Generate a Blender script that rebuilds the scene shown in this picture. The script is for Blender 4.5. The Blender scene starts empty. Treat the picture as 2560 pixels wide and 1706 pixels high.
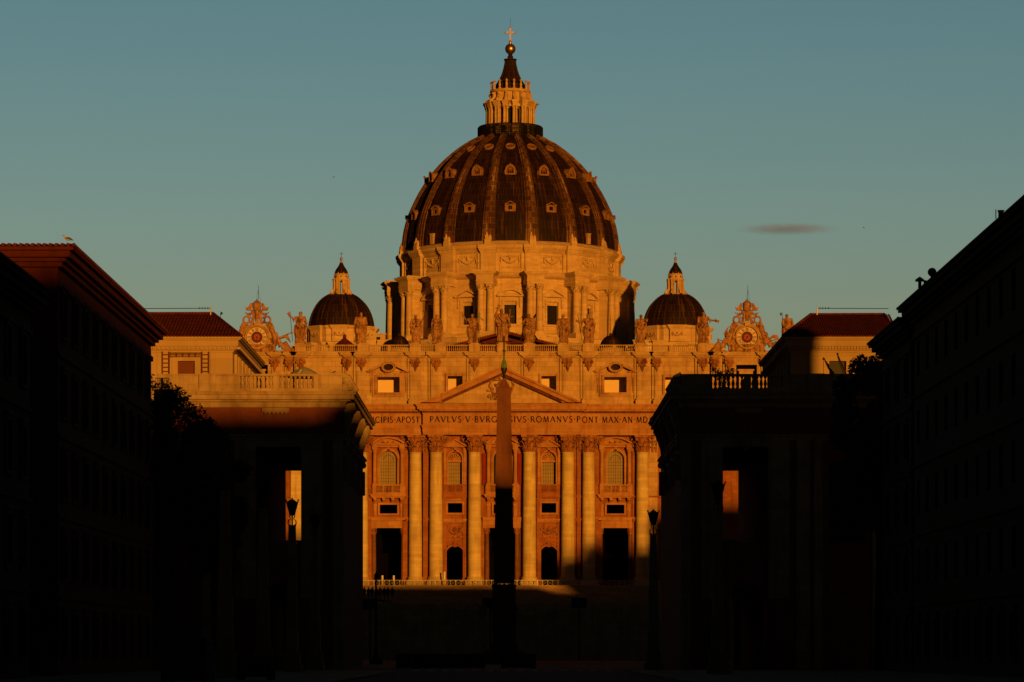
import bpy, bmesh, math, random
from math import sin, cos, pi, radians, sqrt, atan2
from mathutils import Vector, Matrix, noise

S = bpy.context.scene
# ------------------------------------------------------------------ camera
cam = bpy.data.cameras.new("camera"); camo = bpy.data.objects.new("camera", cam)
S.collection.objects.link(camo); S.camera = camo
cam.sensor_width = 36.0; cam.lens = 113.8; cam.shift_y = 0.3023
cam.clip_start = 1.0; cam.clip_end = 30000
camo.location = (0, 0, 0); camo.rotation_euler = (radians(90), 0, 0)
# ------------------------------------------------------------------ sky and sun
EL, AZ = radians(3.0), radians(17.0)          # low sunrise sun behind the viewer's right shoulder
world = bpy.data.worlds.new("World"); S.world = world; world.use_nodes = True
nt = world.node_tree; nt.nodes.clear()
def wn(t, **k):
    n = nt.nodes.new(t)
    for a, b in k.items(): setattr(n, a, b)
    return n
wout = wn('ShaderNodeOutputWorld'); bg = wn('ShaderNodeBackground'); sky = wn('ShaderNodeTexSky')
sky.sky_type = 'NISHITA'; sky.sun_disc = False; sky.sun_elevation = EL
sky.sun_rotation = pi - AZ; sky.altitude = 50; sky.air_density = 1.0; sky.dust_density = 0.8; sky.ozone_density = 2.0
# sky dimmed away from the west, added so that shaded walls stay dark
tc = wn('ShaderNodeTexCoord'); sep = wn('ShaderNodeSeparateXYZ')
mr = wn('ShaderNodeMapRange'); mr.interpolation_type = 'SMOOTHSTEP'
mr.inputs['From Min'].default_value = 0.87; mr.inputs['From Max'].default_value = 0.965
mr.inputs['To Min'].default_value = 0.05; mr.inputs['To Max'].default_value = 1.0
mul = wn('ShaderNodeVectorMath', operation='MULTIPLY'); tint = wn('ShaderNodeVectorMath', operation='MULTIPLY')
cr = wn('ShaderNodeValToRGB')
SKYTINT = [(0.00, (0.96, 0.79, 0.64)), (0.07, (0.98, 0.84, 0.73)), (0.13, (0.88, 0.91, 0.86)), (0.22, (0.62, 0.82, 0.80))]
while len(cr.color_ramp.elements) < len(SKYTINT): cr.color_ramp.elements.new(0.5)
for e, (p_, c_) in zip(cr.color_ramp.elements, SKYTINT):
    e.position = p_; e.color = (*c_, 1)
L = nt.links.new
L(tc.outputs['Generated'], sep.inputs[0]); L(sep.outputs['Y'], mr.inputs['Value'])
L(sep.outputs['Z'], cr.inputs[0])
L(sky.outputs[0], mul.inputs[0]); L(mr.outputs[0], mul.inputs[1])
L(mul.outputs[0], tint.inputs[0]); L(cr.outputs[0], tint.inputs[1])
L(tint.outputs[0], bg.inputs[0]); bg.inputs[1].default_value = 0.136
L(bg.outputs[0], wout.inputs[0])
sun = bpy.data.lights.new("sun", 'SUN'); suno = bpy.data.objects.new("sun", sun); S.collection.objects.link(suno)
sun.energy = 3.4; sun.angle = radians(0.85); sun.color = (1.0, 0.355, 0.032)
sd = Vector((sin(AZ) * cos(EL), -cos(AZ) * cos(EL), sin(EL)))      # towards the sun
suno.rotation_euler = sd.to_track_quat('Z', 'Y').to_euler(); suno.location = sd * 200
S.view_settings.view_transform = 'Standard'; S.view_settings.look = 'None'
S.view_settings.exposure = 0.0; S.view_settings.gamma = 1.0
S.render.engine = 'CYCLES'
try:
    S.cycles.max_bounces = 4; S.cycles.diffuse_bounces = 2; S.cycles.glossy_bounces = 2
    S.cycles.transparent_max_bounces = 8; S.cycles.volume_bounces = 0
except Exception: pass

# ------------------------------------------------------------------ materials
def mat_base(name):
    m = bpy.data.materials.new(name); m.use_nodes = True
    n = m.node_tree.nodes; b = n['Principled BSDF']
    b.inputs['Specular IOR Level'].default_value = 0.15
    return m, n, m.node_tree.links, b
def stone(name, col, dark=None, rough=0.85, course=0.9, blk=2.2, mortar=0.35, stain=0.5, bump=0.25, sc=0.35, fine=4.0):
    """cut stone in courses with rain stains: everything from world position, so copies differ"""
    m, n, l, b = mat_base(name)
    dark = dark or tuple(c * 0.55 for c in col)
    g = n.new('ShaderNodeNewGeometry'); sp = n.new('ShaderNodeSeparateXYZ'); l.new(g.outputs['Position'], sp.inputs[0])
    ad = n.new('ShaderNodeMath'); ad.operation = 'MULTIPLY_ADD'; ad.inputs[1].default_value = 0.6
    l.new(sp.outputs['Y'], ad.inputs[0]); l.new(sp.outputs['X'], ad.inputs[2])
    cb = n.new('ShaderNodeCombineXYZ'); l.new(ad.outputs[0], cb.inputs['X']); l.new(sp.outputs['Z'], cb.inputs['Y'])
    br = n.new('ShaderNodeTexBrick'); l.new(cb.outputs[0], br.inputs['Vector'])
    br.inputs['Scale'].default_value = 1.0; br.inputs['Brick Width'].default_value = blk; br.inputs['Row Height'].default_value = course
    br.inputs['Mortar Size'].default_value = 0.025; br.inputs['Mortar Smooth'].default_value = 0.3
    br.inputs['Color1'].default_value = (1, 1, 1, 1); br.inputs['Color2'].default_value = (0.80, 0.80, 0.80, 1)
    br.inputs['Mortar'].default_value = (1 - mortar,) * 3 + (1,)
    n1 = n.new('ShaderNodeTexNoise'); n1.inputs['Scale'].default_value = sc; n1.inputs['Detail'].default_value = 6; n1.inputs['Roughness'].default_value = 0.65
    l.new(g.outputs['Position'], n1.inputs['Vector'])
    mp = n.new('ShaderNodeMapping'); mp.inputs['Scale'].default_value = (1.6, 1.6, 0.16); l.new(g.outputs['Position'], mp.inputs[0])
    n2 = n.new('ShaderNodeTexNoise'); n2.inputs['Scale'].default_value = 1.0; n2.inputs['Detail'].default_value = 5; l.new(mp.outputs[0], n2.inputs['Vector'])
    r1 = n.new('ShaderNodeMapRange'); r1.inputs['From Min'].default_value = 0.42; r1.inputs['From Max'].default_value = 0.72; l.new(n1.outputs[0], r1.inputs[0])
    r2 = n.new('ShaderNodeMapRange'); r2.inputs['From Min'].default_value = 0.50; r2.inputs['From Max'].default_value = 0.75; l.new(n2.outputs[0], r2.inputs[0])
    mx = n.new('ShaderNodeMath'); mx.operation = 'ADD'; mx.use_clamp = True; l.new(r1.outputs[0], mx.inputs[0]); l.new(r2.outputs[0], mx.inputs[1])
    sc_ = n.new('ShaderNodeMath'); sc_.operation = 'MULTIPLY'; sc_.inputs[1].default_value = stain; l.new(mx.outputs[0], sc_.inputs[0])
    mc = n.new('ShaderNodeMixRGB'); l.new(sc_.outputs[0], mc.inputs[0]); mc.inputs[1].default_value = (*col, 1); mc.inputs[2].default_value = (*dark, 1)
    mm = n.new('ShaderNodeMixRGB'); mm.blend_type = 'MULTIPLY'; mm.inputs[0].default_value = 1; l.new(mc.outputs[0], mm.inputs[1]); l.new(br.outputs['Color'], mm.inputs[2])
    l.new(mm.outputs[0], b.inputs['Base Color']); b.inputs['Roughness'].default_value = rough
    n3 = n.new('ShaderNodeTexNoise'); n3.inputs['Scale'].default_value = fine; n3.inputs['Detail'].default_value = 4; l.new(g.outputs['Position'], n3.inputs['Vector'])
    bp = n.new('ShaderNodeBump'); bp.inputs['Strength'].default_value = bump; bp.inputs['Distance'].default_value = 0.06
    l.new(n3.outputs[0], bp.inputs['Height']); l.new(bp.outputs[0], b.inputs['Normal'])
    return m
def plain(name, col, rough=0.6, metal=0.0, var=0.25, sc=1.5, emit=None, bump=0.0):
    m, n, l, b = mat_base(name)
    g = n.new('ShaderNodeNewGeometry'); t = n.new('ShaderNodeTexNoise'); t.inputs['Scale'].default_value = sc; t.inputs['Detail'].default_value = 4
    l.new(g.outputs['Position'], t.inputs['Vector'])
    mc = n.new('ShaderNodeMixRGB'); l.new(t.outputs[0], mc.inputs[0])
    mc.inputs[1].default_value = (*[c * (1 - var) for c in col], 1); mc.inputs[2].default_value = (*[min(1, c * (1 + var)) for c in col], 1)
    l.new(mc.outputs[0], b.inputs['Base Color']); b.inputs['Roughness'].default_value = rough; b.inputs['Metallic'].default_value = metal
    if bump:
        bp = n.new('ShaderNodeBump'); bp.inputs['Strength'].default_value = bump; l.new(t.outputs[0], bp.inputs['Height']); l.new(bp.outputs[0], b.inputs['Normal'])
    return m
def lead(name, col, light, us=40, vs=0.12, amt=0.6, panel=0.9):
    """old roofing sheets: seams and streaks run down the slope; needs UV (u = metres round, v = metres up)"""
    m, n, l, b = mat_base(name)
    uv = n.new('ShaderNodeUVMap'); mp = n.new('ShaderNodeMapping'); mp.inputs['Scale'].default_value = (1.6, 0.10, 1); l.new(uv.outputs[0], mp.inputs[0])
    n1 = n.new('ShaderNodeTexNoise'); n1.inputs['Scale'].default_value = 1.0; n1.inputs['Detail'].default_value = 5; l.new(mp.outputs[0], n1.inputs['Vector'])
    r1 = n.new('ShaderNodeMapRange'); r1.inputs['From Min'].default_value = 0.5; r1.inputs['From Max'].default_value = 0.72; l.new(n1.outputs[0], r1.inputs[0])
    br = n.new('ShaderNodeTexBrick'); l.new(uv.outputs[0], br.inputs['Vector']); br.inputs['Scale'].default_value = 1.0
    br.inputs['Brick Width'].default_value = panel; br.inputs['Row Height'].default_value = panel * 1.9; br.offset = 0.5; br.inputs['Mortar Size'].default_value = 0.05
    br.inputs['Color1'].default_value = (1, 1, 1, 1); br.inputs['Color2'].default_value = (0.45, 0.45, 0.45, 1); br.inputs['Mortar'].default_value = (1.9, 1.9, 1.9, 1)
    k = n.new('ShaderNodeMath'); k.operation = 'MULTIPLY'; k.inputs[1].default_value = amt; l.new(r1.outputs[0], k.inputs[0])
    mc = n.new('ShaderNodeMixRGB'); l.new(k.outputs[0], mc.inputs[0]); mc.inputs[1].default_value = (*col, 1); mc.inputs[2].default_value = (*light, 1)
    mm = n.new('ShaderNodeMixRGB'); mm.blend_type = 'MULTIPLY'; mm.inputs[0].default_value = 1; l.new(mc.outputs[0], mm.inputs[1]); l.new(br.outputs['Color'], mm.inputs[2])
    l.new(mm.outputs[0], b.inputs['Base Color']); b.inputs['Roughness'].default_value = 0.6
    bp = n.new('ShaderNodeBump'); bp.inputs['Strength'].default_value = 0.5; bp.inputs['Distance'].default_value = 0.1
    l.new(br.outputs['Fac'], bp.inputs['Height']); l.new(bp.outputs[0], b.inputs['Normal'])
    return m
M = {}
M['trav'] = stone('travertine', (0.58, 0.42, 0.22), (0.34, 0.19, 0.08), stain=0.6, mortar=0.45, bump=0.4)
M['tr2'] = stone('travertine_weathered', (0.54, 0.33, 0.17), (0.28, 0.13, 0.06), stain=0.7)
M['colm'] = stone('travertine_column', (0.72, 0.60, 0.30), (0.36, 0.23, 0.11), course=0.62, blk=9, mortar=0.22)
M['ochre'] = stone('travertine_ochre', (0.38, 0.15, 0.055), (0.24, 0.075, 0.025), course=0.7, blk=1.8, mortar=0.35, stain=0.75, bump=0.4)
M['entab'] = stone('travertine_entablature', (0.50, 0.27, 0.11), (0.34, 0.13, 0.05), course=0.9, blk=2.4, mortar=0.3, stain=0.7)
M['drum'] = stone('travertine_drum', (0.66, 0.50, 0.28), (0.40, 0.24, 0.11), course=0.55, blk=2.0, mortar=0.2, stain=0.45)
M['capst'] = stone('capital_stone', (0.46, 0.21, 0.085), (0.12, 0.04, 0.018), course=50, blk=50, mortar=0.0, sc=2.2, stain=0.9, bump=0.5, fine=6)
M['dentil_shade'] = stone('shade_dark_moulding', (0.24, 0.085, 0.03), (0.10, 0.03, 0.012), course=50, blk=50, mortar=0.0, sc=1.2, stain=0.8)  # darker colour paints in the shade between and under the dentils
M['dorm'] = stone('dormer_stone', (0.34, 0.19, 0.085), (0.20, 0.09, 0.04), course=50, blk=50, mortar=0.0, sc=1.2, stain=0.8)
M['shade'] = stone('brick_in_shade', (0.016, 0.010, 0.008), (0.010, 0.006, 0.005), course=0.09, blk=0.28, mortar=0.2, stain=0.6, sc=0.8)  # brick recoloured near black to carry the street's shadow
M['dialdark'] = plain('dial_brown', (0.13, 0.045, 0.03), 0.7)
M['sculpt'] = stone('statue_stone', (0.52, 0.30, 0.15), (0.11, 0.042, 0.02), course=50, blk=50, mortar=0.0, sc=1.5, stain=0.85, bump=0.5, fine=8)
M['rib'] = lead('rib_lead', (0.095, 0.045, 0.024), (0.36, 0.23, 0.12), amt=0.95, panel=0.7)
M['lead'] = lead('dome_lead', (0.020, 0.0095, 0.008), (0.115, 0.052, 0.030), amt=0.75, panel=0.85)
M['bright'] = plain('pale_plaster', (0.82, 0.66, 0.36), 0.9, var=0.08, sc=0.4)
M['dark'] = plain('shade_black_interior', (0.004, 0.003, 0.003), 1.0)  # near-black colour in place of the shade inside portico and bell openings
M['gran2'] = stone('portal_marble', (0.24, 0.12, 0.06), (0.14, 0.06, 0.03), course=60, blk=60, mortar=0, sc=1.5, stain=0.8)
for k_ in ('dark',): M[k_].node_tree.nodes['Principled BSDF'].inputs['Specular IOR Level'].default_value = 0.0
M['glass'] = plain('window_glass', (0.010, 0.010, 0.012), 0.25, var=0.2)
M['curtain'] = plain('pale_window_blind', (0.33, 0.27, 0.15), 0.8, var=0.25, sc=0.6)
M['iron'] = plain('black_iron', (0.010, 0.010, 0.010), 0.6, 0.2)
M['bronze'] = plain('dark_bronze', (0.05, 0.035, 0.02), 0.5, 0.4)
M['letter'] = plain('letter_black', (0.02, 0.012, 0.01), 0.7)
M['gold'] = plain('gilt', (0.50, 0.42, 0.30), 0.45, 0.25, var=0.1)
M['ball'] = plain('gilt_bronze_ball', (0.62, 0.36, 0.16), 0.36, 0.95, var=0.12)
M['verd'] = plain('green_bronze', (0.12, 0.22, 0.07), 0.6, 0.1)
M['brick'] = stone('red_brick', (0.30, 0.10, 0.058), (0.19, 0.058, 0.034), course=0.09, blk=0.28, mortar=0.25, stain=0.6, sc=0.8)
M['propy'] = stone('pale_stone_trim', (0.50, 0.39, 0.24), (0.26, 0.17, 0.10), course=0.8, blk=2.4, mortar=0.2, stain=0.7)
M['stucco'] = stone('yellow_stucco', (0.50, 0.38, 0.20), (0.40, 0.27, 0.13), course=30, blk=30, mortar=0.0, stain=0.4, sc=0.5)
M['tile'] = stone('roof_tile', (0.16, 0.030, 0.016), (0.08, 0.016, 0.010), course=0.45, blk=0.3, mortar=0.5, stain=0.8, sc=1.2)
M['red'] = stone('red_plaster', (0.13, 0.026, 0.012), (0.07, 0.015, 0.008), course=30, blk=30, mortar=0.0, stain=0.7)
M['granite'] = stone('red_granite', (0.21, 0.085, 0.036), (0.14, 0.048, 0.022), course=60, blk=60, mortar=0, sc=0.7, stain=0.6, bump=0.1)
M['dial'] = plain('clock_dial', (0.66, 0.52, 0.38), 0.7, var=0.06)
M['dialred'] = plain('clock_centre_red', (0.34, 0.07, 0.03), 0.6, var=0.2)
M['brown'] = plain('brown_shutter', (0.16, 0.055, 0.028), 0.7, var=0.15)
M['wood'] = plain('door_wood', (0.03, 0.016, 0.010), 0.8)
M['white'] = plain('white_paint', (0.70, 0.68, 0.66), 0.6, var=0.08)
M['steel'] = plain('galvanised_steel', (0.50, 0.48, 0.46), 0.5, 0.3, var=0.1)
M['canvas'] = plain('umbrella_canvas', (0.36, 0.34, 0.30), 0.9, var=0.1)
M['gull'] = plain('gull_plumage', (0.55, 0.55, 0.55), 0.9, var=0.1)
M['gullwing'] = plain('gull_wing', (0.10, 0.10, 0.11), 0.9)
M['leaf'] = plain('foliage', (0.045, 0.055, 0.016), 0.9, var=0.6, sc=3)
M['bark'] = plain('bark', (0.05, 0.035, 0.02), 0.9)
M['cobble'] = stone('basalt_cobbles', (0.045, 0.042, 0.040), (0.02, 0.02, 0.02), course=0.12, blk=0.12, mortar=0.5, sc=0.2)
M['road'] = plain('asphalt', (0.045, 0.045, 0.047), 0.9, var=0.25, sc=0.3)
M['paint'] = plain('road_paint', (0.55, 0.55, 0.53), 0.8)
M['flag'] = plain('flag_cloth', (0.05, 0.04, 0.05), 0.9)
M['curt_red'] = plain('red_curtain', (0.22, 0.03, 0.02), 0.9)
M['bluepaint'] = plain('blue_paint', (0.01, 0.03, 0.12), 0.8)
M['tyre'] = plain('rubber', (0.015, 0.015, 0.015), 0.9)
M['screen'] = plain('screen_black', (0.008, 0.010, 0.010), 0.95)
M['signblue'] = plain('blue_sign', (0.10, 0.22, 0.30), 0.6)

# ------------------------------------------------------------------ mesh builder
class MB:
    def __init__(s): s.v = []; s.f = []; s.uv = {}
    def add(s, vs, fs, uv=None):
        o = len(s.v); s.v.extend(vs)
        for i, f in enumerate(fs):
            if uv: s.uv[len(s.f)] = uv[i]
            s.f.append([a + o for a in f])
        return s
    def box(s, x0, x1, y0, y1, z0, z1):
        if x0 > x1: x0, x1 = x1, x0
        if y0 > y1: y0, y1 = y1, y0
        if z0 > z1: z0, z1 = z1, z0
        return s.add([(x0,y0,z0),(x1,y0,z0),(x1,y1,z0),(x0,y1,z0),(x0,y0,z1),(x1,y0,z1),(x1,y1,z1),(x0,y1,z1)],
                     [(0,3,2,1),(4,5,6,7),(0,1,5,4),(1,2,6,5),(2,3,7,6),(3,0,4,7)])
    def prism(s, poly, d0, d1, ax='y'):
        n = len(poly)
        def P(a, b, d):
            return (a, d, b) if ax == 'y' else ((d, a, b) if ax == 'x' else (a, b, d))
        vs = [P(a, b, d0) for a, b in poly] + [P(a, b, d1) for a, b in poly]
        return s.add(vs, [tuple(range(n)), tuple(range(2*n-1, n-1, -1))] + [(i, (i+1) % n, n+(i+1) % n, n+i) for i in range(n)])
    def ribbon(s, outer, inner, d0, d1, ax='y'):
        """band between two open polylines of equal length, extruded"""
        for i in range(len(outer)-1):
            s.prism([outer[i], outer[i+1], inner[i+1], inner[i]], d0, d1, ax)
        return s
    def lathe(s, prof, cx=0, cy=0, seg=24, a0=0.0, a1=2*pi, sq=1.0):
        full = abs(a1 - a0 - 2*pi) < 1e-6; ns = seg if full else seg + 1
        vs = []
        for r, z in prof:
            for i in range(ns):
                a = a0 + (a1-a0)*i/seg
                vs.append((cx + r*cos(a), cy + r*sin(a)*sq, z))
        fs, uv = [], []
        ln = 0; vv = [0]
        for k in range(1, len(prof)):
            ln += sqrt((prof[k][0]-prof[k-1][0])**2 + (prof[k][1]-prof[k-1][1])**2); vv.append(ln)
        R = max(p[0] for p in prof)
        for k in range(len(prof)-1):
            for i in range(seg):
                j = (i+1) % ns
                fs.append((k*ns+i, k*ns+j, (k+1)*ns+j, (k+1)*ns+i))
                u0 = R*(a1-a0)*i/seg; u1 = R*(a1-a0)*(i+1)/seg
                uv.append([(u0, vv[k]), (u1, vv[k]), (u1, vv[k+1]), (u0, vv[k+1])])
        return s.add(vs, fs, uv)
    def tube(s, pts, r, seg=8, cap=True):
        pts = [Vector(p) for p in pts]; n = len(pts)
        rs = r if isinstance(r, (list, tuple)) else [r]*n
        vs = []; up = None
        for i, p in enumerate(pts):
            d = (pts[min(i+1, n-1)] - pts[max(i-1, 0)]).normalized()
            if up is None:
                up = Vector((0, 0, 1)) if abs(d.z) < 0.9 else Vector((1, 0, 0))
            a = d.cross(up).normalized(); b = a.cross(d).normalized(); up = b
            for k in range(seg):
                t = 2*pi*k/seg; q = p + (a*cos(t) + b*sin(t))*rs[i]; vs.append(tuple(q))
        fs = [(i*seg+k, i*seg+(k+1) % seg, (i+1)*seg+(k+1) % seg, (i+1)*seg+k) for i in range(n-1) for k in range(seg)]
        if cap: fs += [tuple(range(seg-1, -1, -1)), tuple(range((n-1)*seg, n*seg))]
        return s.add(vs, fs)
    def ball(s, c, r, seg=12, sx=1, sy=1, sz=1):
        ring = max(4, seg//2); vs = [(c[0], c[1], c[2]-r*sz)]
        for i in range(1, ring):
            ph = -pi/2 + pi*i/ring
            for k in range(seg):
                t = 2*pi*k/seg; vs.append((c[0]+r*sx*cos(ph)*cos(t), c[1]+r*sy*cos(ph)*sin(t), c[2]+r*sz*sin(ph)))
        vs.append((c[0], c[1], c[2]+r*sz)); N = len(vs)-1
        fs = [(0, 1+(k+1) % seg, 1+k) for k in range(seg)]
        fs += [(1+i*seg+k, 1+i*seg+(k+1) % seg, 1+(i+1)*seg+(k+1) % seg, 1+(i+1)*seg+k) for i in range(ring-2) for k in range(seg)]
        fs += [(1+(ring-2)*seg+k, 1+(ring-2)*seg+(k+1) % seg, N) for k in range(seg)]
        return s.add(vs, fs)
    def merge(s, o, fn=None):
        off = len(s.f)
        for i, u in o.uv.items(): s.uv[i+off] = u
        b = len(s.v)
        s.v.extend([fn(Vector(p)) if fn else p for p in o.v])
        s.f.extend([[a+b for a in f] for f in o.f])
        return s
    def build(s, name, mat, parent=None, org=(0, 0, 0), smooth=False, fix=True, remesh=None):
        me = bpy.data.meshes.new(name)
        if parent is not None and org == (0, 0, 0) and not getattr(s, 'local', False):
            W = WORG.get(parent.name, Vector((0, 0, 0))); me.from_pydata([tuple(Vector(p) - W) for p in s.v], [], s.f)
        elif parent is None and org != (0, 0, 0) and not getattr(s, 'local', False):
            me.from_pydata([tuple(Vector(p) - Vector(org)) for p in s.v], [], s.f)
        else:
            me.from_pydata([tuple(p) for p in s.v], [], s.f)
        if s.uv:
            ul = me.uv_layers.new(name='UVMap')
            for i, p in enumerate(me.polygons):
                if i in s.uv:
                    for li, t in zip(p.loop_indices, s.uv[i]): ul.data[li].uv = t
        if fix:
            bm = bmesh.new(); bm.from_mesh(me); bmesh.ops.recalc_face_normals(bm, faces=bm.faces); bm.to_mesh(me); bm.free()
        if smooth:
            for p in me.polygons: p.use_smooth = True
            if smooth != 'all':
                try: me.set_sharp_from_angle(angle=radians(38))
                except Exception: pass
        me.materials.append(M[mat] if isinstance(mat, str) else mat)
        o = bpy.data.objects.new(name, me); S.collection.objects.link(o)
        if parent is not None:
            o.parent = parent
            if org != (0, 0, 0): o.location = Vector(org) - WORG.get(parent.name, Vector((0, 0, 0)))
            WORG[o.name] = Vector(org) if org != (0, 0, 0) else WORG.get(parent.name, Vector((0, 0, 0)))
        else:
            o.location = org; WORG[o.name] = Vector(org)
        if remesh:
            md = o.modifiers.new('skin', 'REMESH'); md.mode = 'VOXEL'; md.voxel_size = remesh; md.use_smooth_shade = True
            dg = bpy.context.evaluated_depsgraph_get(); dg.update()
            nm = bpy.data.meshes.new_from_object(o.evaluated_get(dg)); o.modifiers.clear(); old = o.data; o.data = nm; nm.name = name
            if not nm.materials: nm.materials.append(M[mat])
            for p in nm.polygons: p.use_smooth = True
        return o
WORG = {}
def thing(name, label, cat, loc, group=None, rz=0):
    o = bpy.data.objects.new(name, None); S.collection.objects.link(o); o.location = loc; o.rotation_euler = (0, 0, rz)
    o.empty_display_size = 0.5; WORG[o.name] = Vector(loc); tag(o, label, cat, group); return o
def tag(o, label=None, cat=None, group=None, kind=None):
    if label: o['label'] = label
    if cat: o['category'] = cat
    if group: o['group'] = group
    if kind: o['kind'] = kind
    return o
def local(mb): mb.local = True; return mb
def copy(o, parent, loc=None, rz=None):
    c = o.copy(); S.collection.objects.link(c); c.parent = parent
    if loc is not None: c.location = loc
    if rz is not None: c.rotation_euler = (0, 0, rz)
    return c
def copy_kids(o, parent, loc=None, rz=None):
    c = copy(o, parent, loc, rz)
    for k in o.children: copy(k, c)
    return c
def arc(cx, cz, r, a0, a1, n=14, sz=1.0):
    return [(cx + r*cos(radians(a0 + (a1-a0)*i/n)), cz + r*sz*sin(radians(a0 + (a1-a0)*i/n))) for i in range(n+1)]
def wall(mb, x0, x1, z0, z1, y0, y1, ops=(), ax='y'):
    """wall slab with openings; ops = (ox0, ox1, oz0, oz1, arched) - arched openings end in a half circle whose top is oz1"""
    def B(a0, a1, b0, b1):
        if a1-a0 < 1e-4 or b1-b0 < 1e-4: return
        if ax == 'y': mb.box(a0, a1, y0, y1, b0, b1)
        else: mb.box(y0, y1, a0, a1, b0, b1)
    xs = sorted(set([x0, x1] + [o[0] for o in ops] + [o[1] for o in ops]))
    for a, b in zip(xs[:-1], xs[1:]):
        st = sorted([o for o in ops if o[0] <= a+1e-6 and o[1] >= b-1e-6], key=lambda o: o[2])
        z = z0
        for o in st:
            B(a, b, z, o[2]); z = o[3]
            if o[4]:
                r = (o[1]-o[0])/2; cx = (o[0]+o[1])/2; cz = o[3]-r
                for sg in (0, 1):
                    pts = arc(cx, cz, r, 180, 90, 8) if sg == 0 else arc(cx, cz, r, 90, 0, 8)
                    corner = (o[0], o[3]) if sg == 0 else (o[1], o[3])
                    mb.prism(([corner] + pts[::-1]) if sg == 0 else ([corner] + pts[::-1]), y0, y1, ax)
        B(a, b, z, z1)
    return mb
def stack(mb, x0, x1, yf, yb, z, lv, ends=(1, 1)):
    """mouldings as stepped courses: lv = (height, projection)"""
    for h, p in lv:
        mb.box(x0 - p*ends[0], x1 + p*ends[1], yf - p, yb, z, z+h); z += h
    return z
def gable(mb, cx, hw, z0, h, yf, yb, t=0.35, over=0.0):
    """triangular pediment: raking mouldings and sill"""
    mb.box(cx-hw, cx+hw, yf, yb, z0, z0+t*0.8)
    mb.ribbon([(cx-hw-t*.3, z0+t*.8), (cx, z0+h), (cx+hw+t*.3, z0+t*.8)], [(cx-hw+t*1.5, z0+t*.8), (cx, z0+h-t*1.15), (cx+hw-t*1.5, z0+t*.8)], yf, yb)
    mb.prism([(cx-hw+t*1.5, z0+t*.8), (cx, z0+h-t*1.15), (cx+hw-t*1.5, z0+t*.8)], yf+(yb-yf)*.6, yb)
def segment(mb, cx, hw, z0, h, yf, yb, t=0.35):
    """curved (segmental) pediment"""
    mb.box(cx-hw, cx+hw, yf, yb, z0, z0+t*0.8)
    hh = h-t*.8; R = (hw*hw+hh*hh)/(2*hh); ang = math.degrees(math.asin(hw/R)); cz = z0+t*.8+hh-R
    mb.ribbon(arc(cx, cz, R, 90+ang, 90-ang), arc(cx, cz, R-t, 90+ang, 90-ang), yf, yb)
    a2 = math.degrees(math.acos(max(-1, min(1, (R-hh)/(R-t)))))
    mb.prism(arc(cx, cz, R-t, 90+a2, 90-a2), yf+(yb-yf)*.6, yb)
def baluster(mb, x, y, z0, z1, r=0.11, seg=6):
    h = z1-z0
    mb.lathe([(r, z0), (r, z0+.08*h), (r*.55, z0+.14*h), (r*1.05, z0+.38*h), (r*.8, z0+.55*h), (r*.42, z0+.80*h), (r*.9, z0+.9*h), (r, z1)], x, y, seg)
def corinth(r, z0, h, leaves=8, seg=20):
    """leafy capital: bell, two rings of curled leaves, corner scrolls and a hollow-sided slab"""
    mb = MB(); mb.lathe([(r, z0), (r*1.02, z0+.1*h), (r*1.0, z0+.5*h), (r*1.18, z0+.78*h), (r*1.4, z0+.88*h)], 0, 0, seg)
    for row, (zb, zt, out) in enumerate(((.04, .38, .48), (.30, .66, .62))):
        for k in range(leaves):
            a = 2*pi*(k+.5*row)/leaves; c, s_ = cos(a), sin(a)
            R0 = r*1.0; w = r*.26
            P = lambda rr, t, z: (c*rr - s_*t, s_*rr + c*t, z0+z*h)
            pts = [(R0, zb, w), (R0+out*r*.35, (zb+zt)/2, w*1.25), (R0+out*r*.9, zt, w), (R0+out*r*1.25, zt-.05, w*.6)]
            for (ra, za, wa), (rb, zb2, wb) in zip(pts[:-1], pts[1:]):
                v = [P(ra, -wa, za), P(ra, wa, za), P(rb, wb, zb2), P(rb, -wb, zb2)] + [P(ra-.16*r, -wa, za), P(ra-.16*r, wa, za), P(rb-.16*r, wb, zb2-.03), P(rb-.16*r, -wb, zb2-.03)]
                mb.add(v, [(0,1,2,3),(7,6,5,4),(0,4,5,1),(1,5,6,2),(2,6,7,3),(3,7,4,0)])
    for k in range(4):
        a = pi/4 + k*pi/2; c, s_ = cos(a), sin(a)
        mb.tube([(c*r*.95, s_*r*.95, z0+.55*h), (c*r*1.25, s_*r*1.25, z0+.76*h), (c*r*1.55, s_*r*1.55, z0+.84*h), (c*r*1.6, s_*r*1.6, z0+.72*h), (c*r*1.45, s_*r*1.45, z0+.70*h)], [r*.1, r*.14, r*.16, r*.15, r*.1], 6)
        a = k*pi/2; mb.ball((cos(a)*r*1.32, sin(a)*r*1.32, z0+.93*h), r*.2, 8)
    ab = []
    for k in range(4):
        a = k*pi/2; q = r*1.62
        for t in (-1, -.5, 0, .5, 1):
            d = r*1.28 + abs(t)**2*(q*.86-r*1.28) ; tt = t*q*.86
            ab.append((cos(a)*d - sin(a)*tt, sin(a)*d + cos(a)*tt))
    seen = []
    for p in ab:
        if not seen or (abs(p[0]-seen[-1][0]) + abs(p[1]-seen[-1][1])) > 1e-3: seen.append(p)
    if abs(seen[0][0]-seen[-1][0]) + abs(seen[0][1]-seen[-1][1]) < 1e-3: seen.pop()
    mb.prism(seen, z0+.88*h, z0+h, 'z')
    return mb
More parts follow.
